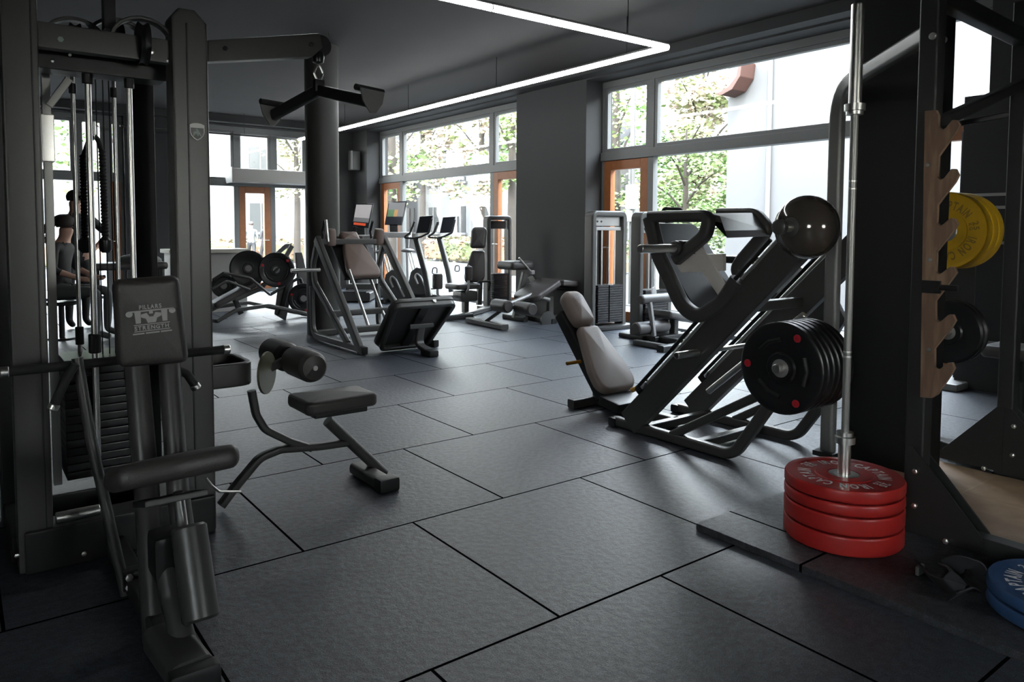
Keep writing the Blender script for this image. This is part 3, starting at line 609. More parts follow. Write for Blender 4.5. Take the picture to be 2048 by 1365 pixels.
# emblem on the right post
e = PY(395, 263, TY-.012); em = MB(); s = .034
def sh(k): return [(-.86*k, .8*k), (-.45*k, .98*k), (0, 1.02*k), (.45*k, .98*k), (.86*k, .8*k), (.86*k, -.1*k), (.7*k, -.52*k), (.4*k, -.85*k), (0, -1.1*k), (-.4*k, -.85*k), (-.7*k, -.52*k), (-.86*k, -.1*k)]
def flat(mb, pts, o, d=.002): return mb.prism([V(o)+V((x, 0, z)) for x, z in pts], (0, d, 0))
b = part('shield_badge', flat(MB(), sh(s), (e.x, TY-.008, e.z), .004), WHITE, t)
part('badge_field', flat(MB(), [(-.74*s, .42*s), (.74*s, .42*s), (.74*s, -.08*s), (.6*s, -.46*s), (.32*s, -.76*s), (0, -.96*s), (-.32*s, -.76*s), (-.6*s, -.46*s), (-.74*s, -.08*s)], (e.x, TY-.010, e.z), .003), STEEL, b)
hs = [(-.5, -.55), (-.45, -.1), (-.25, .0), (-.12, .1), (-.2, .36), (-.08, .3), (.02, .36), (.12, .2), (.22, -.02), (.38, -.38), (.5, -.62), (.38, -.6), (.2, -.3), (.12, -.55), (0, -.55), (-.02, -.34), (-.28, -.34), (-.36, -.56)]
part('badge_figure', flat(MB(), [(x*s, z*s) for x, z in hs], (e.x, TY-.0115, e.z), .003), GREENPRINT, b)
# pulldown station bench: curved support, tray arm, cam plate, foam rollers, seat
PYL = 1.65
def PP(*pp, y=PYL): return [PY(a, b, y) for a, b in pp]
part('support_tube', MB().rtube(PP((442, 1012), (470, 975), (520, 915), (560, 899), (640, 893), (705, 884)), .05, .035, Y_, .1), STEEL, t)
part('support_tube', MB().rtube(PP((503, 782), (512, 830), (530, 860), (580, 884), (622, 897)), .045, .035, Y_, .08), STEEL, t)
q0, q1 = PY(655, 842, PYL), PY(768, 948, PYL); part('seat_post', MB().tube([q0, q1], .028), STEEL, t)
f0, f1 = PZ(718, 938, .03), PZ(792, 964, .03); part('foot_bar', MB().bar((f0.x, f0.y+.02, .032), (f0.x, f1.y-.02, .032), .09, .06, Z_, .35), STEEL, t)
part('foot_cap', MB().b2((f0.x-.05, f1.y-.05, 0), (f0.x+.06, f1.y+.03, .07), .015), DARK, t)
c0, c1, c2, c3 = PZ(570, 786, .50), PZ(712, 768, .50), PZ(770, 786, .50), PZ(617, 803, .50)
sx0, sx1 = c0.x, c1.x; sy0, sy1 = c2.y, c1.y
part('seat_pad', MB().pad((sx0, sy0, .435), X_, Y_, Z_, [(0, 0), (sx1-sx0, .02), (sx1-sx0, sy1-sy0-.02), (0, sy1-sy0)], .065, .022, .012, .035), LEATHER, t)
part('seat_plate', MB().b2((sx0+.06, sy0+.06, .405), (sx1-.04, sy1-.06, .437), .008), DARK, t)
y0, y1 = 1.5, 1.8; a0 = PY(430, 755, y0); a1 = PY(512, 752, y0)
part('tray_arm', MB().rtube([(a0.x-.05, y0, a0.z), (a1.x-.02, y0, a0.z), (a1.x-.02, y1, a0.z), (a0.x-.05, y1, a0.z)], .105, .03, Z_, .07), STEEL, t)
part('tray_floor', MB().b2((a0.x-.05, y0, a0.z-.05), (a1.x-.03, y1, a0.z-.038)), DARK, t)
cd = PY(531, 746, 1.66); part('cam_plate', MB().lathe(cd, V((.75, -.66, 0)), [(.1, 0), (.102, .004), (.1, .012), (.03, .014)], 30), LIME, t)
rx = PY(628, 736, 1.42); part('roller_arm', MB().bar((cd.x, 1.70, cd.z), (rx.x, 1.70, rx.z+.01), .03, .04), STEEL, t)
part('roller_axle', MB().cyl((rx.x, 1.40, rx.z), (rx.x, 2.06, rx.z), .012), CHROME, t)
def foam(p0, p1, r): d = (V(p1)-V(p0)); return MB().lathe(p0, d, [(.02, -.004), (r*.78, -.004), (r*.93, .008), (r, .025), (r, d.length-.025), (r*.93, d.length-.008), (r*.78, d.length+.004), (.02, d.length+.004)], 26)
for a, b in ((1.42, 1.67), (1.75, 2.0)):
    fr = part('foam_roller', foam((rx.x, a, rx.z), (rx.x, b, rx.z), .073), LEATHER, t); part('end_cap', MB().lathe((rx.x, a-.002, rx.z), -Y_, [(.06, 0), (.056, .006), (.03, .014), (0.0001, .017)], 22), LEATHER, fr)
# attachments hung on the tower
t = thing('pulldown_bar', 'dark V shaped pulldown bar hanging from a chrome clip below the overhead arm', 'cable handle', hb)
el, er = PZ(546, 231, 1.87), PZ(744, 205, 1.87); bd = (er-el); bd.z = 0; bd.normalize(); pp = Z_.cross(bd)
part('bar', MB().rtube([el, hb+V((0, 0, -.012)), er], .035, .055, pp, .05), DARK, t)
part('hub_plate', MB().box(hb+V((0, 0, .01)), (.05, .04, .06), .008), DARK, t)
part('carabiner', MB().tube(fillet([hb+V((.0, 0, .02)), hb+V((-.022, .004, .07)), hb+V((0, 0, .122)), hb+V((.022, -.004, .07))], .02, 5, True), .0055, closed=True, n=8), CHROME, t)
for e, s_ in ((el, -1), (er, 1)):
    part('end_plate', MB().prism([e+pp*a+Z_*b for a, b in ((-.075, .055), (.075, .055), (.06, -.0), (.015, -.05), (-.015, -.05), (-.06, 0))], bd*(.008*s_), .002), PALE, t)
    part('grip', MB().cyl(e+pp*.085+Z_*.058-bd*.015*s_, e-pp*.085+Z_*.058-bd*.015*s_, .0145), FOAM, t)
rp = PY(188, 272, 1.72); t = thing('triceps_rope', 'braided black rope handle hanging inside the cable tower', 'cable handle', rp)
for a, b in (((166, 310), (170, 480)), ((204, 300), (211, 480))):
    p0, p1 = PY(*a, 1.74), PY(*b, 1.74); n = 26; pr = []
    L = (p1-p0).length
    for k in range(n*2+1): pr.append((.011 if k % 2 == 0 else .015, L*k/(n*2)))
    st = part('strand', MB().lathe(p0, p1-p0, pr, 12).tube([rp, (rp+p0)/2+V((0, 0, .015)), p0+V((0, 0, -.01))], .010, .03), FOAM, t)
    part('end_knob', MB().lathe(p1+V((0, 0, .01)), p0*0-Z_, [(.012, 0), (.026, .012), (.026, .05), (.015, .065)], 16), RUBBER, t)
part('clip', MB().tube([rp+V((0, 0, -.01)), rp+V((0, .0, .06))], .007), CHROME, t)

# ---------------------------------------------------------------- seated ab machine in front of the tower
t = thing('seated_press_machine', 'dark seated machine with a printed back pad standing before the cable tower', 'exercise machine', (-.7, .75, 0))
bo = PY(302, 645, .95); tl, tr, br, bl = [PY(*p, .95) for p in ((227, 561), (361, 551), (381, 727), (237, 738))]
ou = [(p.x-bo.x, p.z-bo.z) for p in (bl, br, tr, tl)]
bp = part('back_pad', MB().pad((bo.x, 1.02, bo.z), X_, Z_, -Y_, ou, .075, .03, .004, .03), LEATHER, t)
LU = V((1, .04, .03)).normalized(); LV = V((-.03, 0, 1)).normalized(); lo = PY(303, 640, .9405); lo.y = .9375
lg = MB(); k = .001
def LP(x, z): return lo+V((1, 0, .05))*x*k+V((-.06, 0, 1))*z*k
def lq(*pts): lg.add([LP(*p) for p in pts], [tuple(range(len(pts)))])
lq((-68, 36), (68, 36), (68, 31), (-68, 31)); lq((-52, 31), (-32, 31), (-34, -8), (-50, -8)); lq((32, 31), (52, 31), (50, -8), (34, -8))
for s_ in (-1, 1):
    c = [(s_*(68+11*math.cos(a/10*math.pi)), 26+10*math.sin(a/10*math.pi)) for a in range(0, 20)]; lq(*(c if s_ < 0 else c[::-1]))
lq((-32, 22), (-14, 26), (-6, 12), (6, 12), (14, 26), (32, 22), (32, 12), (18, 6), (13, -9), (-13, -9), (-18, 6), (-32, 12)); lq((-6, 31), (6, 31), (6, 22), (-6, 22))
lq((-57, -12), (57, -12), (57, -15), (-57, -15)); lq((-57, -34), (57, -34), (57, -37), (-57, -37))
for a, b in ((-62, -26), (-22, 22), (26, 62)): lq((a, -41), (b, -41), (b, -46), (a, -46))
U_, W_ = V((1, 0, .05)), V((-.06, 0, 1))
text(lg, 'PILLARS', LP(0, 39.5), U_, W_, .020, .82); text(lg, 'STRENGTH', LP(0, -31), U_, W_, .019, .98)
part('printed_emblem', lg, GREYPRINT, bp)
part('upright_tube', MB().tube([PY(272, 720, 1.06), PY(292, 960, .92), PY(316, 1325, .62)], .040, .15), STEEL, t)
part('upright_tube', MB().tube([PY(338, 720, 1.06), PY(356, 985, .9), PY(372, 1100, .82)], .037, .1), STEEL, t)
s0, s1 = PY(214, 958, .5), PY(485, 914, .5)
vd = V((0, .94, -.30)).normalized(); nd = V((0, .30, .94)).normalized(); sw = s1.x-s0.x
part('seat_pad', MB().pad((s0.x, .46, PY(350, 965, .46).z), V((1, 0, .03)), vd, nd, [(.03, .02), (sw*.5, -.01), (sw-.02, 0), (sw, .06), (sw-.04, .33), (sw*.5, .36), (.05, .33), (0, .1)], .074, .032, .006, .03), LEATHER, t)
part('seat_plate', MB().box((PY(340, 985, .62).x, .62, PY(340, 985, .62).z-.02), (.18, .2, .02), .004, Matrix.Rotation(-.30, 3, 'X')), DARK, t)
part('gas_strut', MB().cyl(PY(356, 985, .6), PY(366, 1062, .6), .017), CHROME, t)
c0, c1 = PY(377, 1052, .58), PY(403, 1242, .46); part('seat_cylinder', MB().cyl(c0, c1, .053), STEEL, t)
part('cylinder_clamp', MB().box(PY(335, 1105, .66), (.1, .12, .14), .02), DARK, t); part('bolt', MB().lathe(PY(410, 1152, .50), V((.9, -.3, 0)), [(.012, 0), (.012, .01), (.006, .014)], 6), CHROME, t)
part('front_leg', MB().tube([PY(330, 1105, .66), PY(345, 1200, .58), PY(372, 1300, .46)], .036, .08), STEEL, t)
fb = PZ(385, 1330, .05); part('foot_block', MB().bar((fb.x-.03, fb.y+.22, .045), (fb.x-.01, fb.y-.04, .045), .12, .085, Z_, .3), STEEL, t); part('foot_cap', MB().box((fb.x-.01, fb.y-.06, .04), (.14, .06, .08), .02), DARK, t)
part('base_tube', MB().bar((fb.x-.03, fb.y+.2, .05), (-.72, 1.39, .05), .07, .06), DARK, t)
q = PY(252, 1190, 1.0); part('lever_arm', MB().tube([PY(154, 716, 1.12), PY(182, 880, 1.1), q], [.0, .2, 0] and .018, .15), STEEL, t); part('pivot_block', MB().bar((q.x-.01, 1.0, .07), (-.70, 1.0, .07), .06, .07), DARK, t)
for a in (0, 1): part('bolt', MB().lathe((q.x+.005, .965, .055+.035*a), -Y_, [(.013, 0), (.013, .01), (.006, .014)], 6), CHROME, t)
h0, h1 = PY(8, 745, 1.14), PY(452, 699, 1.14); hz = (h0.z+h1.z)/2
hb_ = part('handle_bar', MB().cyl((h0.x, 1.14, h0.z), (h1.x, 1.14, h1.z), .0165), FOAM, t)
for p, d in ((h0, -1), (h1, 1)): part('end_cap', MB().cyl((p.x-.012, 1.14, p.z), (p.x+.014, 1.14, p.z), .0185), CHROME, hb_)
for pts in (((150, 728), (130, 762), (108, 812)), ((345, 738), (374, 748), (390, 772))):
    pts = [PY(*p, 1.08) for p in pts]; g = part('hand_grip', MB().tube(pts, .0155, .04), FOAM, t); d = (pts[2]-pts[1]).normalized(); part('end_cap', MB().cyl(pts[2]-d*.006, pts[2]+d*.014, .018), CHROME, g)
part('adjust_lever', MB().tube(PP((412, 957), (424, 972), (438, 984), (482, 984), y=.62), .004, .02, n=8), CHROME, t)
# ================================================================ leg press in the middle right
XN, XF = 2.28, 2.90; XM = (XN+XF)/2
t = thing('leg_press', 'big dark angled leg press with a taupe back pad left of the barbell', 'leg press', (XM, 1.2, 0))
def PXs(x, *pp): return [PX(a, b, x) for a, b in pp]
def at_x(pts, x): return [V((x, p.y, p.z)) for p in pts]
foot = [PZ(1207, 848, .035), PZ(1258, 860, .035), PZ(1400, 893, .035), PZ(1466, 915, .035)]
fy = [p.y for p in foot]
fpath = [V((XN, fy[0], .035)), V((XN, fy[3]+.02, .035)), PX(1548, 800, XN), PX(1572, 700, XN)]
for x in (XN, XF):
    part('base_frame', MB().rtube(at_x(fpath, x), .06, .062, X_, [0, .14, .05, 0]), STEEL, t); part('foot_cap', MB().box((x, fy[0]+.01, .032), (.085, .07, .064), .02), RUBBER, t)
r0, r1 = PX(1262, 846, XN), PX(1602, 484, XN); rd = (r1-r0).normalized(); rn = rd.cross(X_).normalized()
if rn.z < 0: rn = -rn
for x in (XN, XF):
    a, b = V((x, r0.y, r0.z)), V((x, r1.y, r1.z)); part('inclined_rail', MB().sweep([a, b], rrect(.065, .165, .12), False, rn), STEEL, t)
    for s_ in (.055, -.062): part('guide_rod', MB().cyl(a+rd*.25+rn*.115+X_*s_*.6, b-rd*.1+rn*.115+X_*s_*.6, .012), CHROME if s_ > 0 else DARK, t)
    st = MB().bar(a+rd*.22+rn*.1, a+rd*.27+rn*.1, .09, .05, rn); part('rod_bracket', st, DARK, t)
    q0, q1 = V((x, PX(1345, 874, XN).y, .05)), PX(1530, 786, XN); part('diagonal_brace', MB().rtube([q0, (x, q1.y, q1.z)], .05, .05, X_), STEEL, t)
for y in (fy[0]-.25, fpath[1].y+.25): part('cross_member', MB().bar((XN, y, .04), (XF, y, .04), .06, .05), STEEL, t)
q = r0+rd*1.15; part('cross_member', MB().bar((XN, q.y, q.z), (XF, q.y, q.z), .06, .06), STEEL, t)
q = PX(1352, 712, 2.06); part('stop_bar', MB().cyl((2.06, q.y, q.z), (XF, q.y, q.z), .014), CHROME, t); part('stop_sleeve', MB().cyl((2.06, q.y, q.z), (2.26, q.y, q.z), .021), CHROME, t)
for k in range(3): part('stop_ring', MB().cyl((2.30+k*.05, q.y, q.z), (2.315+k*.05, q.y, q.z), .028), CHROME, t)
part('gas_strut', MB().cyl(V((2.7, r0.y-.28, .25)), V((2.7, r0.y-.95, .82)), .02), CHROME, t)
# back rest with two cushions
bh = PX(1134, 600, XM); bl = PX(1236, 790, XM+.02); dv = (bh-bl); dv.x = 0; dl = dv.length; dv.normalize(); bn = dv.cross(X_)
bn = bn if bn.y < 0 else -bn
bo = V((XM, bl.y, bl.z)); sp = dl*.66
bod = [(-.13, .0), (.13, .0), (.19, .07), (.185, .2), (.10, sp-.03), (.085, sp), (-.085, sp), (-.10, sp-.03), (-.185, .2), (-.19, .07)]
pd = part('back_pad', MB().pad(bo, X_, dv, bn, bod, .085, .035, .015, .10), TAUPE, t)
hed = [(-.09, sp+.012), (.09, sp+.012), (.105, sp+.12), (.10, dl-.02), (.06, dl+.03), (-.06, dl+.03), (-.10, dl-.02), (-.105, sp+.12)]
hp = part('head_pad', MB().pad(bo-bn*.01, X_, dv, bn, hed, .11, .045, .01, .06), TAUPE, t)
eg = MB(); eo = bo+bn*.113+dv*(dl-.045)
def E(x, z): return eo+X_*x*.001+dv*z*.001
for pts in (((-38, 10), (38, 10), (38, 6), (-38, 6)), ((-30, 6), (-18, 6), (-19, -18), (-29, -18)), ((18, 6), (30, 6), (29, -18), (19, -18)), ((-14, 2), (14, 2), (8, -14), (-8, -14)), ((-34, -20), (34, -20), (34, -23), (-34, -23))): eg.add([E(*p) for p in pts], [(0, 1, 2, 3)])
part('printed_emblem', eg, GREYPRINT, hp)
part('pad_frame', MB().bar(bo-bn*.045+dv*.02, bo-bn*.045+dv*(dl-.1), .24, .10, bn), DARK, t)
part('rear_support', MB().rtube([bo-bn*.04+dv*.30, V((XM, bo.y+.2, .06))], .05, .05, X_), DARK, t)
part('rear_foot', MB().bar((XM-.24, bo.y+.22, .035), (XM+.24, bo.y+.22, .035), .07, .065), STEEL, t); part('floor_beam', MB().bar((XM, bo.y+.22, .035), (XM, fy[0]-.25, .035), .07, .06), STEEL, t)
part('seat_carriage', MB().box(bo+V((0, -.12, -.02)), (.40, .2, .07), .02, Matrix.Rotation(.15, 3, 'X')), DARK, t)
ap = bo+dv*.33-bn*.05-X_*.10; part('adjust_pin', MB().cyl(ap, ap+V((-.14, .02, -.006)), .013), BRASS, t)
la = PX(1262, 776, XN+.02); part('release_lever', MB().tube([la+V((.05, .02, -.02)), la+V((.02, -.1, .07)), la+V((.05, -.2, .04))], .008, .03), DARK, t); part('lever_knob', MB().cyl(la+V((.05, .04, -.03)), la+V((.045, -.005, -.01)), .016), BRASS, t)
LIGHTP = mat('brace_steel_painted_sheen', (.86, .80, .76), .4, .1, .04, 60)  # near-white colour stands in for light reflecting off the sled braces
# sled: foot plate, two bent loops and the loading pegs
NL = [PX(*p, XN-.02) for p in ((1300, 436), (1318, 512), (1366, 614), (1398, 636), (1446, 606), (1476, 560))]
FLP = [PX(*p, XF) for p in ((1438, 428), (1512, 428), (1538, 458), (1484, 520), (1472, 540), (1496, 572))]
part('sled_loop', MB().rtube(NL, .07, .085, X_, [0, .2, .2, .2, .2, 0]), STEEL, t)
part('sled_loop', MB().rtube(FLP, .07, .075, X_, .12), STEEL, t)
tp = [PX(1301, 434, XN-.02), PX(1420, 432, XN-.02)]
part('sled_top', MB().rtube([tp[0], tp[1], PX(1412, 470, XN-.02), PX(1352, 520, XN-.02)], .07, .07, X_, .1), STEEL, t)
part('sled_top', MB().prism([PX(1440, 432, XN), PX(1416, 427, XN), V((XF, PX(1440, 428, XF).y, PX(1440, 428, XF).z)), PX(1512, 426, XF), PX(1536, 460, XF), PX(1450, 462, XN)], (0, -.015, -.04), .01), STEEL, t)
p0, p1 = PX(1290, 440, XN+.04), PX(1392, 615, XN+.04); pdv = (p1-p0); pdv.x = 0
plate = MB(); nn = pdv.normalized().cross(X_); nn = nn if nn.y > 0 else -nn
plate.pad(V((XN+.09, p0.y, p0.z))+nn*.05, X_, pdv, nn, [(0, -.02), (XF-XN-.11, -.02), (XF-XN-.11, pdv.length), (0, pdv.length)], .04, .012, 0, .06)
part('foot_plate', plate, DARK, t)
part('sled_brace', MB().prism(PXs(XN+.03, (1350, 526), (1366, 509), (1446, 508), (1446, 542), (1362, 546)), (.03, 0, 0), .004), LIGHTP, t)
part('sled_brace', MB().prism(PXs(XN+.02, (1383, 487), (1394, 477), (1412, 508), (1464, 590), (1444, 603), (1402, 542)), (.012, 0, 0), .003), LIGHTP, t)
hd = PX(1345, 421, 2.6); part('grab_handle', MB().tube([hd+V((-.1, 0, -.05)), hd+V((-.09, 0, .01)), hd+V((.09, 0, .01)), hd+V((.1, 0, -.05))], .011, .03), DARK, t)
pg = PX(1350, 497, XN-.07); part('loading_peg', MB().cyl((pg.x-.30, pg.y, pg.z), (pg.x, pg.y, pg.z), .025), CHROME, t); part('peg_flange', MB().cyl((pg.x-.012, pg.y, pg.z), (pg.x+.02, pg.y, pg.z), .045), STEEL, t)
part('sled_plate', MB().bar((pg.x+.02, pg.y, pg.z), (XN+.05, pg.y, pg.z), .09, .09), STEEL, t)
pb = PD(1625, 455, 3.6); part('rail_head', MB().bar((XN, r1.y, r1.z), (XN, pb.y-.02, pb.z), .09, .14, X_), STEEL, t)
part('loading_peg', MB().cyl((1.885, pb.y, pb.z), (XN, pb.y, pb.z), .024), CHROME, t); part('peg_cap', MB().lathe((1.885, pb.y, pb.z), -X_, [(.024, 0), (.036, .004), (.036, .03), (.02, .04)], 18), STEEL, t)
hub = PD(1556, 738, 3.52); part('storage_peg', MB().cyl((hub.x-.02, hub.y, hub.z), (XN, hub.y, hub.z), .024), CHROME, t)
part('peg_bracket', MB().prism([(XN-.03, hub.y-.06, hub.z-.06), (XN-.03, hub.y+.06, hub.z-.06), (XN-.03, fpath[3].y+.05, fpath[3].z), (XN-.03, fpath[3].y-.08, fpath[3].z+.06)], (.06, 0, 0), .01), STEEL, t)
# the round glossy weight on the upper peg
t = thing('weight_ball', 'glossy dark round weight on the upper peg of the leg press', 'weight', (pb.x, pb.y, pb.z-.16))
pr = [(.03, -.13)]+[(.155*math.sin(R(a)), -.135*math.cos(R(a))) for a in range(14, 168, 8)]+[(.03, .13)]
part('body', MB().lathe((2.09, pb.y, pb.z), X_, pr, 40), GLOSS, t); part('hub', MB().lathe((2.09, pb.y, pb.z), X_, [(.026, -.145), (.045, -.138), (.045, -.12), (.026, -.12)], 20), STEEL, t)

def ironplate(x, y, z, r, th, label, group, ax=X_, m=RUBBER, marks=True, rot=0.0):
    """grip plate: dished face, raised rim, steel hub, three red badges and three hand slots"""
    t = thing('weight_plate', label, 'weight plate', (x, y, z-r), group); o = V((x, y, z)); ax = V(ax).normalized(); h = th/2
    pr = [(.026, -h*.8), (.07, -h*.85), (.078, -h*.45), (r*.68, -h*.45), (r*.76, -h*.95), (r*.94, -h), (r, -h*.6), (r, h*.6), (r*.94, h), (r*.76, h*.95), (r*.68, h*.45), (.078, h*.45), (.07, h*.85), (.026, h*.8)]
    part('body', MB().lathe(o, ax, pr, 48), m, t); part('hub', MB().lathe(o, ax, [(.0255, -h*.9), (.044, -h*.9), (.044, -h*.8), (.0255, -h*.8)], 24), PALE, t)
    a, b = basis(ax)
    if marks:
        for k in range(3):
            an = R(rot+k*120); d = a*math.cos(an)+b*math.sin(an); part('badge', MB().lathe(o+d*r*.80-ax*h*.97, -ax, [(r*.085, 0), (r*.085, .003), (r*.06, .005)], 16), REDMARK, t)
            an += R(60); d = a*math.cos(an)+b*math.sin(an); e = ax.cross(d)
            part('hand_slot', MB().sweep([o+d*r*.55+e*(-r*.3)-ax*h*.5, o+d*r*.62-ax*h*.5, o+d*r*.55+e*(r*.3)-ax*h*.5], circ(.011, 8)), DARK, t)
    return t
n = 6; xs = [hub.x+.035+k*.046 for k in range(n)]
words = ['outermost', 'second', 'third', 'fourth', 'fifth', 'innermost']
proto = None
for k, x in enumerate(xs):
    lb = '%s black grip plate of the row stored low on the leg press' % words[k]
    if proto is None: proto = ironplate(x, hub.y, hub.z, .222, .044, lb, 'black plates on the leg press'); pl = proto
    else: pl = dup(proto, (x, hub.y, hub.z-.222), lb, 'black plates on the leg press')

# ================================================================ barbell with four red bumper plates
BX, BY = 1.735, -.25
def bumper(z0, th, m, label, group, top=False, pm=WHITE, r=.225, c=(BX, BY), rot=0.0, ax=Z_, cz=None):
    o = V((c[0], c[1], z0)) if cz is None else V(cz); ax = V(ax)
    t = thing('bumper_plate', label, 'weight plate', o if cz is None else o-Z_*r, group)
    pr = [(.026, .006), (.06, .006), (.062, .003), (.11, .003), (.113, .0), (.19, .0), (.196, .004), (r-.006, .004), (r, .012), (r, th-.012), (r-.006, th-.004), (.196, th-.004), (.19, th-.008), (.113, th-.008), (.11, th-.004), (.062, th-.004), (.06, th-.007), (.026, th-.007)]
    part('body', MB().lathe(o, ax, pr, 64), m, t); part('hub', MB().lathe(o, ax, [(.0255, th-.012), (.0255, th-.0045), (.055, th-.0035), (.060, th-.006)], 32), CHROME, t)
    if top:
        a, b = basis(ax); a, b = (X_, Y_) if ax == Z_ else (a, b); p = o+ax*(th-.0068); k = r/.225
        for a0 in (rot, rot+180): part('lettering', ringtext(MB(), 'IRON CAPTAIN', p, a, b, .127*k, .066*k, R(a0), .06, .58), pm, t)
        for a0 in (rot+90, rot+270): nm = part('number', ringtext(MB(), '25', p, a, b, .150*k, .042*k, R(a0)), pm, t); part('unit_mark', ringtext(MB(), 'KG', p, a, b, .127*k, .026*k, R(a0)), pm, nm)
    return t
bz = .03
for i, (th, lb) in enumerate(((.082, 'bottom thick red bumper plate of the stack at the barbell foot'), (.078, 'thick red bumper plate second from the bottom of the red stack'), (.052, 'thin red bumper plate just under the top of the red stack'), (.056, 'top red bumper plate with white lettering around the upright barbell'))):
    bumper(bz, th, RED, lb, 'red bumper plates', i == 3, WHITE, .232, rot=0); bz += th
zc0, zc1 = .44, 1.80
t = thing('barbell', 'chrome barbell standing upright through the stack of red plates', 'barbell', (BX, BY, .03))
part('sleeve', MB().cyl((BX, BY, .032), (BX, BY, zc0), .025), CHROME, t); part('collar', MB().lathe((BX, BY, zc0-.02), Z_, [(.026, 0), (.04, .003), (.04, .03), (.033, .034), (.033, .05), (.016, .052)], 28), CHROME, t)
part('shaft', MB().cyl((BX, BY, zc0+.02), (BX, BY, zc1), .0155), PALE, t)
for z in (zc0+.34, zc0+.36, zc1-.33, zc1-.30): part('knurl_ring', MB().lathe((BX, BY, z), Z_, [(.0158, 0), (.0165, .002), (.0165, .006), (.0158, .008)], 20), CHROME, t)
part('collar', MB().lathe((BX, BY, zc1-.03), Z_, [(.016, 0), (.033, .002), (.033, .016), (.04, .018), (.04, .045), (.026, .048)], 28), CHROME, t); part('sleeve', MB().cyl((BX, BY, zc1), (BX, BY, zc1+.415), .025), CHROME, t)
# blue plates and the dark lifting belt on the mat
bc = PZ(2120, 1218, .075)
for i, lb in enumerate(('lower blue bumper plate cut off by the picture edge', 'upper blue bumper plate with white lettering lying on another')):
    bumper(.03+i*.05, .05, BLUE, lb, 'blue bumper plates', i == 1, WHITE, .225, (bc.x+.06, bc.y), rot=150)
ls = MB(); q = PZ(1930, 1160, .03)
path = [PZ(a, b, .03+h) for a, b, h in ((1842, 1135, .02), (1872, 1165, .03), (1905, 1178, .06), (1915, 1150, .09), (1890, 1140, .05), (1922, 1125, .10), (1956, 1132, .09), (1958, 1160, .05), (1940, 1180, .045), (1902, 1195, .03))]
ls.sweep(fillet(path, .06, 5), rrect(.07, .008, .3), False, Z_*.2+X_*.4)
t = thing('lifting_belt', 'black lifting belt lying crumpled on the mat beside the blue plates', 'lifting belt', (q.x, q.y, .03)); part('strap', ls, CLOTH, t)
b = PZ(1840, 1140, .05); part('buckle', MB().box((b.x, b.y, .05), (.05, .015, .035), .006), CHROME, t)

# ================================================================ power rack at the right
t = thing('power_rack', 'black power rack with bolted gusset feet at the right edge', 'rack', (2.6, -.3, .03))
UX, UY = 2.03, -.41
def upright(x, y, z0, z1, s=.075): return MB().bar((x, y, z0), (x, y, z1), s, s, X_, .12)
u1 = part('upright', upright(UX, UY, .045, 2.45), RACK, t); part('upright', upright(3.13, -.36, .045, 2.45), RACK, t); part('upright', upright(3.58, .20, .03, 2.45), RACK, t); part('spreader_beam', MB().bar((3.36, .16, .08), (3.56, .20, .08), .06, .06), RACK, t)
z_ = PX(1884, 74, UX).z
part('safety_pin', MB().cyl((UX-.05, UY-.02, z_), (UX+.06, UY-.02, z_), .014), CHROME, t)
part('foot_beam', MB().b2((UX-.035, -2.4, .03), (UX+.035, UY+.04, .10), .006), RACK, t); part('foot_beam', MB().b2((3.30, -.6, .045), (3.37, .3, .105), .006), RACK, t); part('foot_beam', MB().b2((3.09, -2.4, .045), (3.17, -.32, .105), .006), RACK, t)
def gus(x, y, d, h=.34, l=.30): return MB().prism([(x, y, .06), (x, y+d*l, .06), (x, y+d*l, .10), (x, y+d*.03, .06+h), (x, y, .06+h)], (.012, 0, 0), .002)
for s_ in (-.042, .03): part('gusset', gus(UX+s_, UY+.03, -1), RACK, t)
for s_ in (-.042, .03): part('gusset', gus(3.13+s_, -.36, 1), RACK, t)
for s_ in (-.042, .03): part('gusset', gus(3.13+s_, -.36, -1), RACK, t)
part('spreader_beam', MB().bar((3.13, -.36, .08), (3.36, .16, .08), .06, .06), RACK, t)
for px, py in ((1831, 943), (1829, 1012), (1892, 1083)): q = PX(px, py, UX-.043); part('bolt', MB().lathe(q, -X_, [(.012, 0), (.012, .008), (.006, .012)], 6), CHROME, t)
for px, py in ((2028, 853), (2025, 911), (1968, 937)): q = PX(px, py, 3.087); part('bolt', MB().lathe(q, -X_, [(.012, 0), (.012, .008), (.006, .012)], 6), CHROME, t)
zt = PX(1905, 12, UX+.1).z; q0 = PX(1893, 2, UX); q1 = PX(2046, 72, 3.13)
part('top_beam', MB().bar((UX, UY, q0.z+.04), (3.13, -.36, q0.z+.04), .075, .075), RACK, t)
a0, a1, a2 = PZ(1650, 935, .06), None, None
ap = PZ(1655, 922); ap = V((ap.x, ap.y, 0)); bpz = PD(1655, 215, (V((ap.x, ap.y, 1.8))-CAM).dot(_f)).z
part('rear_leg', MB().rtube([(ap.x, ap.y, .03), (ap.x, ap.y, bpz+.10), V((UX+.04, UY+.04, 2.12))], .06, .075, X_, .22), mat('grey_rack_steel', (.20, .20, .195), .42, .3, .05, 60), t); part('leg_foot', MB().box((ap.x, ap.y, .045), (.12, .12, .03), .006), RACK, t)
part('side_brace', MB().bar(PD(1889, 240, 3.2), PD(2040, 170, 3.7), .05, .05), RACK, t); part('side_brace', MB().bar(PD(1905, 250, 4.1), PD(2042, 225, 4.0), .03, .03), RACK, t)
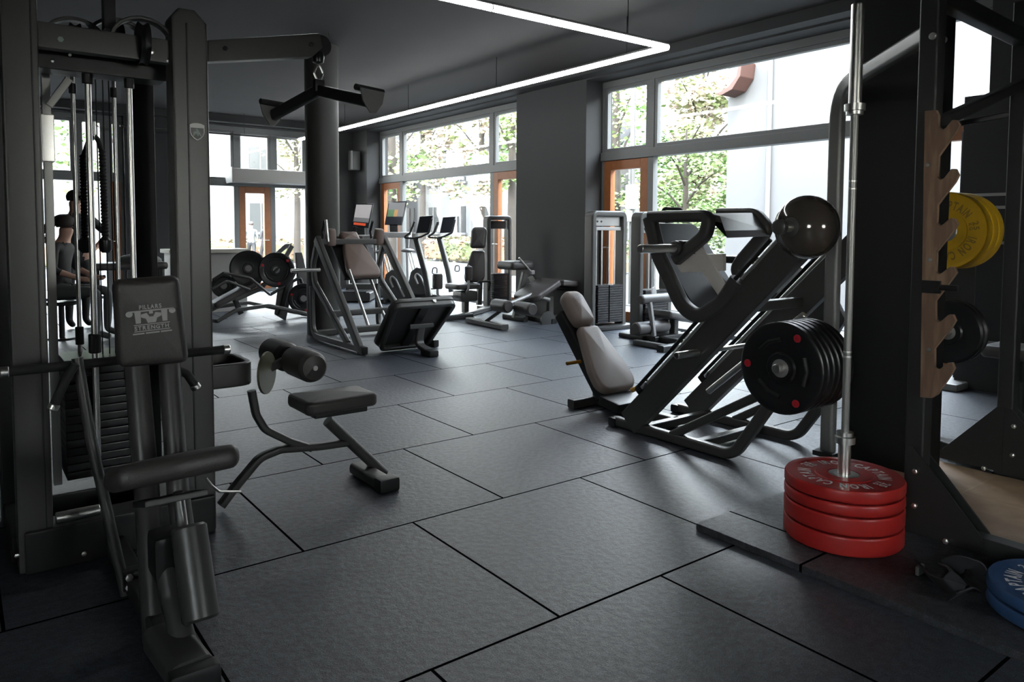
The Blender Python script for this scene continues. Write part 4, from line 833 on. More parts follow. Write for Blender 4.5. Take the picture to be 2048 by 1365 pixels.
# notched plywood bar holder
WXP = UX-.065
out = [(1849, 222), (1871, 220), (1876, 230), (1876, 254), (1884, 260), (1891, 256), (1904, 240), (1912, 240), (1918, 250), (1912, 262), (1876, 312)]
out += [(1874, 354), (1881, 360), (1888, 356), (1902, 338), (1910, 338), (1916, 350), (1909, 364), (1874, 410)]
out += [(1873, 446), (1880, 452), (1887, 448), (1901, 436), (1909, 438), (1914, 448), (1907, 460), (1872, 504)]
out += [(1871, 544), (1878, 549), (1885, 545), (1899, 534), (1907, 534), (1912, 546), (1905, 556), (1870, 602)]
out += [(1870, 640), (1877, 645), (1884, 641), (1897, 630), (1905, 630), (1910, 642), (1903, 654), (1868, 698)]
out += [(1868, 736), (1875, 740), (1882, 737), (1895, 726), (1903, 726), (1908, 738), (1901, 750), (1874, 790), (1862, 797), (1840, 795)]
t = thing('bar_holder', 'notched oiled plywood bar holder screwed to the near rack upright', 'bar holder', PX(1860, 797, WXP))
mb = MB(); poly = PXs(WXP, *out); n = len(poly)
mb.prism(poly, (.024, 0, 0), .002)
part('board', mb, WOOD, t)
for px, py in ((1859, 520), (1858, 700), (1856, 330)): q = PX(px, py, WXP-.001); part('screw', MB().lathe(q, -X_, [(.009, 0), (.008, .003), (.003, .004)], 12), CHROME, t)
q0, q1 = PX(1846, 560, WXP-.006), PX(1882, 588, WXP-.006)
c = thing('rack_hook', 'black steel hook bracket clamped across the plywood holder', 'rack hook', (q0.x, q0.y, q1.z)); part('bracket', MB().b2((WXP-.018, q1.y, q1.z), (WXP-.002, q0.y, q0.z), .004), DARK, c); part('roller', MB().cyl((WXP-.02, q1.y, (q0.z+q1.z)/2), (WXP-.02, q1.y-.07, (q0.z+q1.z)/2), .012), DARK, c)
# yellow and black plates stored inside the rack
yc = PD(1892, 462, 4.15)
t = thing('plate_peg', 'steel storage peg pointing inward behind the yellow plates', 'storage peg', (3.5, .1, yc.z)); part('peg', MB().cyl((yc.x-.05, yc.y, yc.z), (3.56, yc.y, yc.z), .024), CHROME, t)
bk = PD(1893, 665, 4.3); part('peg', MB().cyl((bk.x-.03, bk.y, bk.z), (3.56, bk.y, bk.z), .024), CHROME, t); part('peg_plate', MB().b2((3.525, min(yc.y, bk.y)-.05, bk.z-.08), (3.54, .2, yc.z+.08), .002), RACK, t)
yr = 76/F*4.22
for k, lb in enumerate(('first yellow bumper plate on the peg facing the room', 'middle yellow bumper plate on the rack peg', 'rearmost yellow bumper plate on the rack peg')):
    th = .074; bumper(0, th, YELLOW, lb, 'yellow bumper plates', k == 0, FADED, yr, ax=-X_, cz=(yc.x+.06+k*.078, yc.y, yc.z), rot=100)
for k, lb in enumerate(('front small black plate stored below the yellow plates', 'rear small black plate stored below the yellow plates')):
    ironplate(bk.x+.03+k*.06, bk.y, bk.z, .185, .042, lb, 'black plates below the yellow ones', marks=False)
# ================================================================ hack squat beyond the middle of the floor
XA, XB = 2.15, 3.0; XC = (XA+XB)/2
t = thing('hack_squat', 'dark hack squat machine with a brown back pad and tilted foot plate before the column', 'hack squat', (XC, 5.6, 0))
def P2(x, *pp): return [PX(a, b, x) for a, b in pp]
rl = P2(XA, (634, 478), (722, 702)); ol = P2(XA, (636, 478), (626, 530), (630, 568), (696, 688)); d = (rl[0]-rl[1]).normalized(); nh = d.cross(X_); nh = nh if nh.y < 0 else -nh
for x in (XA, XB):
    f = lambda ps: [V((x, p.y, p.z)) for p in ps]
    part('side_rail', MB().sweep(f(rl), rrect(.06, .10, .2), False, nh), STEEL, t); part('rear_frame', MB().rtube(f(ol), .05, .075, X_, [0, .12, .12, 0]), STEEL, t)
    b0, b1, b2_ = PX(643, 676, XA), PX(664, 692, XA), PX(742, 706, XA)
    part('base_frame', MB().rtube([V((x, ol[1].y+.05, .62)), V((x, ol[1].y+.02, .05)), V((x, 5.16, .05))], .05, .07, X_, .16), STEEL, t); part('foot_cap', MB().box((x, 5.15, .045), (.07, .12, .085), .02), DARK, t)
for px, py in ((664, 628), (706, 660)): q = PX(px, py, XA); part('cross_member', MB().bar((XA, q.y, q.z), (XB, q.y, q.z), .07, .07), STEEL, t)
q = rl[0]-d*.05; part('cross_member', MB().bar((XA, q.y, q.z), (XB, q.y, q.z), .07, .07), STEEL, t); part('cross_member', MB().bar((XA, ol[1].y, .07), (XB, ol[1].y, .07), .07, .07), STEEL, t)
for x, a, b in ((2.38, (698, 540), (738, 656)), (2.76, (734, 540), (772, 642))): part('guide_rod', MB().tube(P2(x, a, b), .018), CHROME, t)
po = PX(729, 560, XC); ow = [(-.19, 0), (.19, 0), (.205, .1), (.17, .32), (.12, .52), (-.12, .52), (-.17, .32), (-.205, .1)]
part('back_pad', MB().pad(V((XC, po.y, po.z)), X_, d, nh, ow, .09, .035, .012, .05), BROWN, t)
part('head_pad', MB().pad(V((XC, po.y, po.z))+d*.54, X_, d, nh, [(-.12, 0), (.12, 0), (.11, .16), (-.11, .16)], .10, .04, .01, .04), BROWN, t)
part('sled_plate', MB().bar(V((XC, po.y, po.z))-nh*.03+d*.05, V((XC, po.y, po.z))-nh*.03+d*.7, .44, .05, nh), DARK, t)
for x in (2.30, 2.92):
    q = V((x, po.y, po.z))+d*.52+nh*.04; part('shoulder_pad', MB().lathe(q, d*.6+nh*.8, [(.02, -.004), (.07, 0), (.078, .03), (.06, .17), (.05, .19), (.0001, .196)], 20), BROWN, t)
    q = V((x, po.y, po.z))+d*.62; part('hand_grip', MB().tube([q-nh*.06, q+d*.16, q+d*.2+nh*.14], .015, .04), FOAM, t)
part('safety_lever', MB().tube(P2(2.2, (656, 484), (652, 440)), .016), CHROME, t)
q = PX(640, 540, XA); part('loading_peg', MB().cyl((XA-.34, q.y, q.z), (XA, q.y, q.z), .022), CHROME, t)
b0, b1 = V((2.3, 5.22, .03)), V((3.0, 5.22, .03)); u0, u1 = PX(787, 607, 2.28), PX(914, 600, 3.02); yy, zz = (u0.y+u1.y)/2, (u0.z+u1.z)/2
pv = V((0, yy-5.22, zz-.03)); L = pv.length; pv.normalize(); pn = pv.cross(X_); pn = pn if pn.z > 0 else -pn
o = V((2.27, 5.22, .04)); W_ = .76
ou = [(.1, 0), (W_-.12, 0), (W_-.04, .06), (W_, L-.08), (W_-.05, L), (.05, L), (0, L-.08), (.02, .08)]
fp = part('foot_plate', MB().pad(o, X_, pv, pn, ou, .045, .012, 0, .05), STEEL, t)
rim = [V(o)+X_*a+pv*b-pn*.02 for a, b in [(.1, .02), (W_-.1, .02), (W_-.03, L-.04), (.03, L-.04)]]
part('plate_rim', MB().rtube(rim, .07, .05, pn, .06, True), STEEL, fp); part('plate_web', MB().bar(o+X_*.38+pv*.04-pn*.025, o+X_*.38+pv*(L-.04)-pn*.025, .10, .04, pn), DARK, fp)
bd = o+X_*.48+pv*(L-.004)-pn*.01; s = .022; bdg = MB().prism([bd+X_*x*s+pn*z*s for x, z in ((-.9, .9), (.9, .9), (.8, -.3), (0, -1.1), (-.8, -.3))], pv*.004); part('shield_badge', bdg, WHITE, fp)
g = [PX(*p, 2.66) for p in ((842, 652), (838, 690), (852, 716))]; part('support_leg', MB().rtube([V((2.66, g[0].y, g[0].z)), V((2.66, g[1].y+.02, g[1].z)), V((2.66, g[2].y-.05, .05))], .09, .045, X_, .1), STEEL, t); part('foot_cap', MB().box((2.66, g[2].y-.07, .035), (.11, .2, .07), .02), DARK, t)
q = V((2.66, g[0].y, g[0].z)); part('support_beam', MB().bar(q-X_*.14, q+X_*.14, .05, .05), STEEL, t)

# ================================================================ plate loaded row machine near the glazed door
RY = 8.4
def PR(*pp, y=RY): return [PY(a, b, y) for a, b in pp]
t = thing('plate_loaded_row', 'dark plate loaded row machine left of the round column', 'row machine', PZ(530, 640))
bf = PR((424, 655), (462, 633), (525, 624), (634, 646)); mz = min(p.z for p in bf)
part('base_frame', MB().rtube([V((p.x, RY-.25, max(.04, p.z-mz+.04))) for p in bf], .06, .05, Y_, .2), STEEL, t); part('base_frame', MB().rtube([V((p.x-.1, RY+.3, max(.04, p.z-mz+.04))) for p in bf], .06, .05, Y_, .2), STEEL, t)
for i in (0, 3): part('cross_member', MB().bar((bf[i].x, RY-.26, bf[i].z-mz+.04), (bf[i].x-.1, RY+.3, bf[i].z-mz+.04), .06, .05), DARK, t)
cb = PR((428, 618), (512, 572)); v_ = (cb[1]-cb[0]).normalized(); nn = v_.cross(Y_); nn = nn if nn.z > 0 else -nn
part('chest_pad', MB().pad(cb[0]-Y_*.14, v_, Y_, nn, [(0, 0), ((cb[1]-cb[0]).length, .02), ((cb[1]-cb[0]).length, .26), (0, .28)], .09, .035, .01, .05), LEATHER, t)
part('pad_post', MB().bar(PY(470, 600, RY), PY(482, 628, RY), .07, .06, Y_), DARK, t)
part('front_post', MB().prism(PR((560, 568), (588, 566), (572, 642), (552, 630)), (0, .08, 0), .01), STEEL, t); part('front_post', MB().prism(PR((592, 505), (604, 505), (622, 580), (598, 588)), (0, .06, 0), .01), STEEL, t)
part('lever_arm', MB().rtube(PR((470, 600), (520, 578), (556, 540), (584, 492), y=RY-.1), .05, .06, Y_, .1), STEEL, t)
part('lever_arm', MB().rtube(PR((512, 575), (535, 525), (572, 492), (582, 492), y=RY+.2), .05, .06, Y_, .06), STEEL, t)
part('mast', MB().rtube(PR((560, 630), (575, 570), (590, 540)), .06, .07, Y_), DARK, t); part('linkage', MB().tube(PR((540, 590), (600, 555), (612, 590)), .022, .04), DARK, t)
part('grip', MB().cyl(*PR((548, 545), (578, 514), y=RY-.32), .018), FOAM, t); part('grip', MB().cyl(*PR((426, 560), (448, 546), y=RY-.3), .018), FOAM, t); part('grip_arm', MB().tube(PR((448, 546), (500, 556), (540, 590), y=RY-.25), .018, .1), STEEL, t); part('grip_arm', MB().tube(PR((425, 578), (455, 562), (500, 580), y=RY-.2), .018, .1), STEEL, t)
for (px, py), pr_, yo, lb in (((497, 537), 36, .05, 'dark smooth plate at the middle of the row machine'), ((553, 540), 35, -.30, 'ring shaped plate with red badges on the row machine lever'), ((607, 597), 30, -.18, 'black plate with a red badge low on the row machine'), ((448, 572), 24, .62, 'partly hidden black plate at the left of the row machine')):
    q = PY(px, py, RY+yo); dep = (q-CAM).dot(_f); ironplate(q.x, q.y, q.z, pr_/F*dep, .06, lb, 'plates on the row machine', Y_+X_*.35, RUBBER, px > 500, 20)
    part('loading_peg', MB().cyl(q-Y_*.02, q+Y_*.28, .022), CHROME, t)

# ================================================================ two treadmills and two bikes before the far windows
hd_ = V((.6, -.8, 0)); nb = V((.8, .6, 0)); sdv = nb
def cardio(o): return lambda *pp, s=0.0: [PN(a, b, V(o)+nb*s, nb) for a, b in pp]
BO = PD(790, 590, 13.0); BO.z = 0; C = cardio(BO)
bk = thing('exercise_bike', 'grey exercise bike nearer the column with a dark tilted console', 'exercise bike', BO, 'exercise bikes by the windows')
bd = C((770, 598), (771, 572), (776, 548), (788, 538), (798, 540), (806, 556), (815, 575), (824, 598)); part('shroud', MB().prism([p-nb*.12 for p in bd], nb*.24, .04), STEEL, bk)
part('shroud_loop', MB().tube(C((808, 594), (792, 560), (784, 552), (780, 560), (786, 575), s=-.13), .018, .1), PALE, bk)
for a in (770, 776): part('seat_post', MB().tube(C((a-4, 508), (a+6, 546)), .016), CHROME, bk)
s0 = C((765, 504))[0]; part('saddle', MB().ball(s0, .12, (1.15, .9, .33)), LEATHER, bk)
part('column', MB().rtube(C((832, 478), (850, 545), (858, 592)), .09, .1, nb, .1), STEEL, bk)
for s_ in (-.22, .22): part('handlebar', MB().tube(C((829, 443), (820, 466), (806, 476), (828, 477), (842, 474), (858, 466), (864, 438), s=s_), .016, .05), FOAM, bk)
part('console', MB().prism(C((839, 433), (865, 431), (857, 466), (832, 467)), nb*.05, .012), SCREEN, bk)
part('handle_bridge', MB().bar(C((834, 477), s=-.22)[0], C((834, 477), s=.22)[0], .05, .04), DARK, bk)
part('bottle_ring', MB().tube(fillet(C((864, 548), (866, 536), (874, 536), (874, 548)), .03, 4, True), .01, closed=True), DARK, bk)
for s_ in (-.16, .16): q = C((815, 585), s=s_)[0]; part('pedal', MB().box(q, (.1, .08, .03), .008), DARK, bk); part('crank', MB().bar(q, C((800, 575), s=s_*.7)[0], .03, .02), STEEL, bk)
zf = min(v.z for v in bd)
for px in (776, 852): q = C((px, 598))[0]; part('foot_bar', MB().bar(V((q.x, q.y, .04))-nb*.26, V((q.x, q.y, .04))+nb*.26, .08, .07), DARK, bk)
fa, fb_ = C((776, 598))[0], C((852, 598))[0]; part('floor_beam', MB().bar((fa.x, fa.y, .05), (fb_.x, fb_.y, .05), .08, .07), STEEL, bk)
dup(bk, BO+V((.75, .45, 0)), 'grey exercise bike nearer the wall pier with a dark tilted console', 'exercise bikes by the windows')
TO = PD(745, 600, 12.6); TO.z = 0; T_ = cardio(TO)
hh = V((.85, -.5, 0)); ht = Z_.cross(hh)
DISP = [mat('green_display_picture', (.05, .12, .05), .3, 0, .1, 6, emit=.12), mat('pale_display_picture', (.20, .19, .19), .3, 0, .1, 6, emit=.25), mat('red_display_strip', (.35, .05, .02), .3, 0, .1, 6, emit=.2), mat('orange_display_picture', (.3, .16, .05), .3, 0, .1, 6, emit=.12), mat('grey_display_picture', (.12, .12, .12), .3, 0, .1, 6, emit=.12)]
def treadmill(o, scr, label, pal):
    """scr: px corners of the screen, clockwise from top left"""
    dep = (o-CAM).dot(_f); o.z = 0; t = thing('treadmill', label, 'treadmill', o, 'treadmills by the far window')
    tl, tr, br, bl = [PD(a, b, dep-(.0 if i < 2 else .12)) for i, (a, b) in enumerate(scr)]
    n = (tr-tl).cross(bl-tl).normalized(); n = n if n.dot(CAM-tl) > 0 else -n
    part('screen', MB().prism([tl, tr, br, bl], -n*.05, .012), SCREEN, t)
    def q(u, v): return (tl*(1-u)+tr*u)*(1-v)+(bl*(1-u)+br*u)*v+n*.004
    for (u0, v0, u1, v1), m in pal: part('display_panel', MB().add([q(u0, v0), q(u1, v0), q(u1, v1), q(u0, v1)], [(0, 1, 2, 3)]), m, t)
    c = (bl+br)/2; part('neck', MB().bar(c-n*.04, c+V((0, 0, -.16))-n*.1, .16, .05, n), DARK, t)
    k = c+V((0, 0, -.2)); ax = (tr-tl).normalized(); ax.z = 0; fw = Z_.cross(ax); fw = fw if fw.dot(CAM-k) > 0 else -fw
    part('console_bar', MB().bar(k-ax*.36+fw*.05, k+ax*.36+fw*.05, .14, .11), PALE, t); part('hand_rail', MB().tube([k-ax*.34, k-ax*.34+fw*.3+V((0, 0, -.05)), k-ax*.34+fw*.4+V((0, 0, -.25))], .022, .08), STEEL, t); part('hand_rail', MB().tube([k+ax*.34, k+ax*.34+fw*.3+V((0, 0, -.05)), k+ax*.34+fw*.4+V((0, 0, -.25))], .022, .08), STEEL, t)
    for s_ in (-.26, .26): part('upright', MB().bar(k+ax*s_, V((k.x, k.y, .1))+ax*s_-fw*.2, .09, .05, ax), PALE, t)
    m_ = V((k.x, k.y, .10)); part('deck', MB().bar(m_-fw*.3, m_+fw*.55, .56, .15), STEEL, t); part('belt', MB().bar(m_+fw*.0+V((0, 0, .08)), m_+fw*.53+V((0, 0, .08)), .42, .02), RUBBER, t); part('motor_cover', MB().bar(m_-fw*.31+V((0, 0, .1)), m_-fw*.02+V((0, 0, .1)), .54, .16), STEEL, t)
treadmill(PD(722, 590, 13.6), ((711, 407), (747, 407), (737, 456), (703, 452)), 'treadmill with a bright pale screen beside the round column', (((.06, .06, .94, .62), DISP[1]), ((.06, .62, .94, .8), DISP[4]), ((.1, .84, .8, .94), DISP[2])))
treadmill(PD(790, 590, 14.6), ((777, 404), (814, 402), (804, 450), (769, 449)), 'treadmill with a green picture on its screen beside the orange door', (((.06, .06, .94, .36), DISP[4]), ((.06, .36, .42, .66), DISP[0]), ((.42, .36, .62, .66), DISP[3]), ((.62, .36, .94, .66), DISP[4])))

# ================================================================ hip machine by the wall pier
HY = 7.9
def PH(*pp, y=HY): return [PY(a, b, y) for a, b in pp]
t = thing('hip_machine', 'dark seated leg machine with a tall padded back and arched tower beside the pier', 'leg machine', PZ(965, 628))
a = PH((974, 622), (974, 436), (1016, 436), (1016, 620)); a[0].z = a[3].z = .03
part('tower_arch', MB().rtube(a, .14, .07, Y_, .05), STEEL, t); p = PH((980, 442), (1010, 458)); part('top_plate', MB().b2((p[0].x, HY-.03, p[1].z), (p[1].x, HY+.03, p[0].z), .01), DARK, t)
for px in (988, 1000): q = PH((px, 500))[0]; part('guide_rod', MB().cyl((q.x, HY, .4), (q.x, HY, p[1].z+.02), .01), CHROME, t)
q0, q1 = PH((983, 600), (1008, 600)); 
for k in range(13): part('weight_plate', MB().b2((q0.x, HY-.08, .12+k*.036), (q1.x, HY+.08, .152+k*.036), .004), RUBBER, t)
part('tower_foot', MB().b2((a[0].x-.08, HY-.18, 0), (a[3].x+.08, HY+.18, .06), .015), DARK, t)
SY = 7.5; dn = V((-.62, -.78, .12)).normalized(); du = Z_.cross(dn).normalized(); dv = dn.cross(du)
c = PY(948, 566, SY); H1 = (PY(960, 500, SY).z-c.z)
part('back_pad', MB().pad(c, du, dv+V((.16, 0, 0)), dn, [(-.13, 0), (.13, 0), (.16, .1), (.13, .33), (.10, H1), (-.10, H1), (-.13, .33), (-.16, .1)], .11, .045, .015, .05), LEATHER, t)
c2 = PY(956, 498, SY); part('head_pad', MB().pad(c2, du, dv+V((.1, 0, 0)), dn, [(-.12, 0), (.12, 0), (.12, .28), (.08, .33), (-.08, .33), (-.12, .28)], .14, .055, .01, .05), LEATHER, t)
part('back_post', MB().bar(PY(962, 500, SY+.1), PY(958, 610, SY+.1), .08, .06, Y_), STEEL, t)
s0 = PY(925, 570, SY-.1); part('seat_pad', MB().pad(V((s0.x-.2, s0.y-.18, s0.z-.06)), X_, Y_, Z_, [(0, 0), (.42, 0), (.46, .36), (-.02, .36)], .08, .03, .012, .06), LEATHER, t)
part('seat_post', MB().bar(V((s0.x+.05, s0.y, .05)), V((s0.x+.05, s0.y, s0.z-.05)), .1, .08), STEEL, t)
k = PY(875, 565, SY-.15); part('knee_roller', MB().lathe(k-Z_*.1, Z_, [(.02, 0), (.065, .004), (.075, .03), (.075, .2), (.06, .225), (.0001, .23)], 20), LEATHER, t)
part('knee_arm', MB().tube([k-Z_*.1, k-Z_*.2, V((s0.x-.05, s0.y, s0.z-.18))], .02, .06), CHROME, t); k2 = PY(937, 545, SY-.35); part('knee_roller', MB().lathe(k2-Z_*.12, Z_, [(.02, 0), (.05, .004), (.055, .03), (.055, .2), (.0001, .23)], 18), LEATHER, t)
part('knee_arm', MB().tube([k2-Z_*.1, k2-Z_*.24, V((s0.x+.02, s0.y, s0.z-.2))], .018, .05), CHROME, t)
part('side_handle', MB().tube([V((s0.x+.3, s0.y-.25, s0.z-.08)), V((s0.x+.3, s0.y-.3, s0.z+.06)), V((s0.x+.08, s0.y-.3, s0.z+.06))], .016, .05), FOAM, t)
f0 = PZ(918, 634, .04); part('base_beam', MB().bar(f0, V((a[0].x, HY-.1, .04)), .08, .07), STEEL, t); part('base_foot', MB().bar(f0-X_*.22, f0+X_*.22, .08, .07), DARK, t); part('gear_housing', MB().box(V((s0.x+.05, s0.y, .30)), (.3, .26, .16), .04), STEEL, t)

# ================================================================ leg curl bench, its arm rest and its tower
LY = 6.2
def PL(*pp, y=LY): return [PY(a, b, y) for a, b in pp]
t = thing('leg_curl_bench', 'dark leg curl bench with humped pads left of the taupe back pad', 'leg curl bench', PZ(1060, 650))
p = PL((1044, 596), (1098, 560), (1178, 566)); hw = .26
d1 = p[1]-p[0]; n1 = d1.normalized().cross(Y_); n1 = n1 if n1.z > 0 else -n1
part('chest_pad', MB().pad(p[0]-Y_*hw-n1*.07, d1, Y_, n1, [(0, .06), (.08, 0), (d1.length, 0), (d1.length, 2*hw), (.08, 2*hw), (0, 2*hw-.06)], .09, .03, .01, .04), LEATHER, t)
d2 = p[2]-p[1]; n2 = d2.normalized().cross(Y_); n2 = n2 if n2.z > 0 else -n2
part('hip_pad', MB().pad(p[1]+d2*.06-Y_*hw-n2*.07, d2, Y_, n2, [(0, 0), (d2.length*.9, 0), (d2.length, .06), (d2.length, 2*hw-.06), (d2.length*.9, 2*hw), (0, 2*hw)], .09, .03, .01, .04), LEATHER, t)
part('pad_frame', MB().rtube([p[0]-n1*.10+d1*.1, p[1]-Z_*.11, p[2]-n2*.10], .10, .06, Y_, .1), DARK, t)
for x_, y_ in ((1100, 640), (1165, 640)): q = PY(x_, 590, LY); part('leg', MB().bar(V((q.x, LY, .03)), V((q.x, LY, q.z-.02)), .09, .07, Y_), STEEL, t)
q = PY(1098, 600, LY); part('base_beam', MB().bar(V((q.x-.15, LY, .04)), V((PY(1176, 600, LY).x+.1, LY, .04)), .08, .07), STEEL, t); part('base_foot', MB().bar(V((q.x-.15, LY-.3, .035)), V((q.x-.15, LY+.3, .035)), .08, .07), DARK, t)
part('pivot_disc', MB().lathe(PY(1094, 640, LY-.25), -Y_, [(.02, 0), (.12, 0), (.12, .03), (.03, .04)], 24), STEEL, t)
ra = PY(1003, 612, LY-.2); rb = PY(1036, 622, LY-.55)
part('ankle_roller', foam(ra+Y_*.16, ra-Y_*.16, .085), LEATHER, t); part('ankle_roller', foam(ra+V((.16, -.14, -.02)), ra+V((.16, -.46, -.02)), .085), LEATHER, t)
part('roller_arm', MB().tube([ra+V((.0, -.05, 0)), PY(1062, 590, LY-.1), PY(1098, 600, LY-.1)], .03, .1), PALE, t)
f0, f1 = PZ(938, 640, .04), PZ(1010, 655, .04); part('front_foot', MB().bar(f0, f1, .11, .07), STEEL, t); part('front_arm', MB().bar((f0+f1)/2+Z_*.03, ra+V((.02, 0, -.05)), .05, .04), STEEL, t)
t = thing('arm_curl_rest', 'small dark padded arm rest on a slanted post before the grey pier', 'arm rest', (PY(1030, 610, 6.55).x, 6.55, 0))
AY = 6.55
q = [PY(*a, AY) for a in ((1010, 528), (1062, 526), (1076, 545))]
part('arm_pad', MB().pad(PY(1008, 540, AY)-Y_*.2, X_, Y_, Z_, [(0, 0), (.36, 0), (.44, .08), (.44, .32), (.36, .4), (0, .4)], .12, .05, .01, .05), LEATHER, t)
part('post', MB().bar(PY(1050, 545, AY), V((PY(1030, 610, AY).x, AY, .03)), .09, .07, Y_), STEEL, t); part('brace', MB().prism(PL((1056, 556), (1066, 552), (1082, 578), (1072, 588), y=AY+.05), (0, .05, 0), .006), PALE, t)
part('handle', MB().tube([PY(1038, 516, AY-.2), PY(1064, 546, AY-.2)], .014), CHROME, t); part('handle_knob', MB().box(PY(1065, 545, AY-.2), (.06, .04, .06), .012), PALE, t)
part('floor_foot', MB().bar(V((PY(1030, 610, AY).x, AY-.25, .035)), V((PY(1030, 610, AY).x, AY+.25, .035)), .08, .07), DARK, t)
def tower(name, label, loc, X0_, X1_, y, top, stacks, base_z=.03):
    t = thing(name, label, 'weight tower', loc)
    part('tower_arch', MB().rtube([(X0_, y, .03), (X0_, y, top), (X1_, y, top), (X1_, y, .03)], .16, .075, Y_, .06), STEEL, t)
    part('top_plate', MB().b2((X0_+.035, y-.02, top-.16), (X1_-.035, y+.02, top-.035), .012), PALE, t); part('cross_bar', MB().b2((X0_+.03, y-.04, top-.215), (X1_-.03, y+.04, top-.17), .006), PALE, t)
    for i in range(2): part('bolt', MB().lathe((X0_+.1+i*.07, y-.02, top-.1), -Y_, [(.012, 0), (.012, .008)], 8), DARK, t)
    for x0, x1, nk in stacks:
        xm = (x0+x1)/2
        for dx in (-.05, .05): part('guide_rod', MB().cyl((xm+dx, y, .5), (xm+dx, y, top-.19), .009), CHROME, t)
        for k in range(nk): part('weight_plate', MB().b2((x0, y-.09, .09+k*.031), (x1, y+.09, .117+k*.031), .004), RUBBER, t)
    part('cable', MB().tube([((X0_+X1_)/2, y-.02, .5), ((X0_+X1_)/2, y-.02, top-.2)], .004), CABLE, t)
    part('tower_foot', MB().b2((X0_-.1, y-.2, 0), (X1_+.1, y+.2, .06), .02), DARK, t); return t
TY_ = 5.15; x0, x1 = PY(1180, 560, TY_).x, PY(1241, 560, TY_).x; zt = PY(1210, 428, TY_).z
t = tower('weight_tower', 'tall open weight tower with a pale top plate before the orange door', ((x0+x1)/2, TY_, 0), x0, x1, TY_, zt, ((x0+.06, x0+.25, 16), (x0+.27, x1-.05, 16)))
EY = 4.3; x0, x1 = PY(1273, 600, EY).x, PY(1330, 600, EY).x; zt = PY(1280, 430, EY).z
t = tower('leg_extension', 'dark leg extension machine with foam rollers behind the leg press', ((x0+x1)/2, EY, 0), x0, x1, EY, zt, ((x0+.06, x1-.06, 16),))
q = PY(1300, 655, EY-.35); part('foam_roller', foam((q.x-.24, EY-.35, q.z), (q.x+.28, EY-.35, q.z), .075), LEATHER, t)
q2 = PY(1305, 598, EY-.4); part('foam_roller', foam((q2.x-.2, EY-.4, q2.z), (q2.x+.34, EY-.4, q2.z), .055), LEATHER, t)
part('swing_arm', MB().bar(PY(1298, 595, EY-.42), PY(1308, 672, EY-.42), .05, .04, X_), PALE, t); part('cam_plate', MB().lathe(PY(1306, 590, EY-.3), V((.4, -.9, 0)), [(.02, 0), (.09, 0), (.09, .015), (.02, .02)], 24), PALE, t)
q = PY(1350, 625, EY-.4); part('seat_pad', MB().pad(V((q.x-.2, EY-.5, q.z-.04)), V((1, 0, -.22)), Y_, V((.22, 0, 1)), [(0, 0), (.5, 0), (.5, .42), (0, .42)], .08, .03, .01, .05), LEATHER, t)
part('base_beam', MB().bar((x0-.1, EY-.35, .04), (x1+.5, EY-.35, .04), .09, .07), DARK, t); part('base_beam', MB().bar((x0, EY-.8, .04), (x0, EY-.1, .04), .08, .07), DARK, t)
part('seat_post', MB().bar((q.x+.1, EY-.3, .05), (q.x+.1, EY-.3, q.z-.04), .09, .08), STEEL, t); qf = PZ(1338, 696, .035); part('front_foot', MB().bar(qf-X_*.14, qf+X_*.2, .1, .07), DARK, t); part('front_beam', MB().bar(qf, V((qf.x, EY-.35, .035)), .07, .06), STEEL, t)

# ================================================================ machines glimpsed behind the leg press and the rack
KX = 4.6
t = thing('cable_row_station', 'dark low cable station half hidden behind the leg press and the round weight', 'cable machine', (KX, PX(1600, 700, KX).y, 0))
b = PZ(1600, 700); 
gx = [PX(*p, KX) for p in ((1520, 620), (1560, 612), (1668, 596), (1690, 640), (1660, 690), (1520, 690))]
part('side_plate', MB().prism(gx, (.06, 0, 0), .01), STEEL, t); part('frame_arm', MB().rtube([PX(*p, KX-.05) for p in ((1540, 560), (1556, 612), (1610, 604), (1672, 570))], .07, .08, X_, .05), STEEL, t)
part('guide_rod', MB().tube([PX(1565, 600, KX-.1), PX(1640, 522, KX-.1)], .02), CHROME, t); part('guide_rod', MB().tube([PX(1558, 585, KX-.2), PX(1605, 535, KX-.2)], .02), CHROME, t)
lo = min(p.z for p in gx); part('base_beam', MB().b2((KX-.06, min(p.y for p in gx), 0), (KX+.12, max(p.y for p in gx), .08), .01), DARK, t); part('leg', MB().b2((KX-.03, gx[5].y-.1, .05), (KX+.09, gx[5].y, max(.12, lo+.1)), .008), DARK, t); part('leg', MB().b2((KX-.03, gx[4].y, .05), (KX+.09, gx[4].y+.1, max(.12, lo+.1)), .008), DARK, t)
part('rest_pad', MB().box(PX(1505, 520, KX), (.3, .5, .07), .02), DARK, t); part('pad_post', MB().bar(PX(1520, 528, KX), PX(1535, 625, KX), .06, .06, X_), DARK, t)
q = PD(1930, 755, 6.3); t = thing('cable_column', 'dark cable column standing behind the yellow plates', 'cable machine', (q.x, q.y, 0)); zc = PD(1922, 262, 6.3).z
part('column', MB().b2((q.x-.09, q.y-.07, .03), (q.x+.05, q.y+.07, zc), .03), DARK, t); part('foot', MB().b2((q.x-.4, q.y-.1, 0), (q.x+.12, q.y+.1, .06), .015), PALE, t); part('top_bar', MB().bar((q.x, q.y, zc-.05), (q.x+.5, q.y-.35, zc-.05), .06, .06), DARK, t)
q = PD(1990, 855, 4.9); t = thing('adjustable_bench', 'small dark bench with a pale pad glimpsed through the rack', 'weight bench', (q.x, q.y, 0))
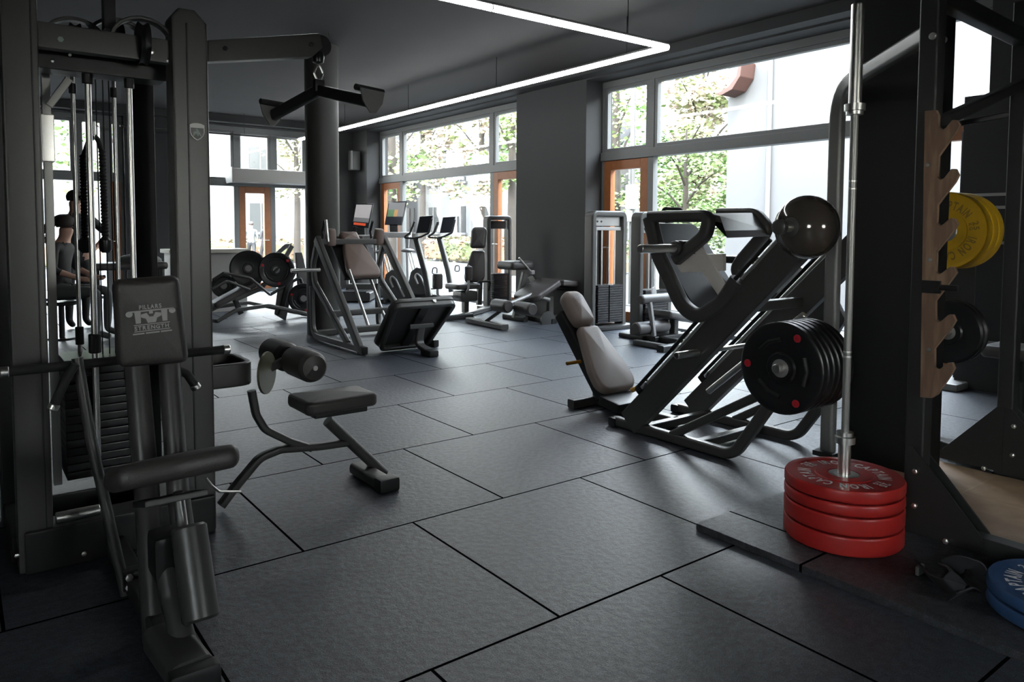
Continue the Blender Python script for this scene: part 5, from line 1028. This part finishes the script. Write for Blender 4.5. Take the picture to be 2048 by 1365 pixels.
s0 = PD(1985, 700, 4.9); part('seat_pad', MB().pad(V((s0.x-.12, s0.y-.30, s0.z-.04)), X_, Y_, Z_, [(0, 0), (.34, 0), (.34, .34), (0, .34)], .08, .03, .01, .05), LEATHER, t); part('back_pad', MB().pad(V((s0.x-.1, s0.y-.40, s0.z+.05)), X_, V((0, -.5, .87)), V((0, .87, .5)), [(0, 0), (.3, 0), (.3, .5), (0, .5)], .07, .03, .01, .05), TAUPE, t)
part('post', MB().bar((s0.x+.05, s0.y-.12, .05), (s0.x+.05, s0.y-.12, s0.z-.04), .06, .06, X_), DARK, t); part('foot', MB().box((s0.x+.02, s0.y-.12, .05), (.4, .16, .10), .04), DARK, t); part('adjust_lever', MB().cyl((s0.x-.14, s0.y-.1, s0.z-.16), (s0.x+.05, s0.y-.1, s0.z-.14), .012), CHROME, t); part('spring_post', MB().cyl((s0.x+.02, s0.y-.16, .1), (s0.x+.02, s0.y-.16, .34), .035), DARK, t)
# counter, covered bench and cabinet at the edges of the room
c0 = PD(490, 497, 11.9); t = thing('reception_counter', 'pale counter with a light top left of the glazed door', 'counter', (c0.x-.5, c0.y, 0))
part('worktop', MB().b2((c0.x-1.2, c0.y-.3, c0.z-.06), (c0.x, c0.y+.3, c0.z), .008), PLY, t); part('front_panel', MB().b2((c0.x-1.15, c0.y-.24, 0), (c0.x-.05, c0.y+.26, c0.z-.06), .005), FRAMEL, t)
q = PD(262, 522, 10.4); t = thing('padded_bench', 'dark bench under a crumpled grey cover seen through the cable tower', 'bench', (q.x, q.y, 0))
part('pad', MB().pad((q.x-.55, q.y-.2, q.z-.12), X_, Y_, Z_, [(0, 0), (1.0, 0), (1.0, .4), (0, .4)], .1, .04, .01, .05), LEATHER, t); cv = MB(); cv.ball((q.x+.1, q.y, q.z+.0), .2, (1.5, 1, .5)); part('cover', cv, CLOTHG, t)
for a in (-.45, .35): part('leg', MB().bar((q.x+a, q.y, 0), (q.x+a, q.y, q.z-.12), .08, .3, Y_), DARK, t)
x = XW-.02; y0, y1 = PX(1962, 400, XW).y, PX(2048, 400, XW).y-.6
t = thing('wall_cabinet', 'tall black cabinet with pale shelf edges at the right of the window', 'cabinet', (XW-.2, (y0+y1)/2, 0)); part('body', MB().b2((XW-.4, min(y0, y1), 0), (XW-.01, max(y0, y1), 2.4), .004), PILLAR, t)
for py in (389, 415, 486, 688): z = PX(2000, py, XW-.4).z; part('shelf_edge', MB().b2((XW-.412, min(y0, y1), z-.012), (XW-.398, max(y0, y1), z+.012)), PALE, t)
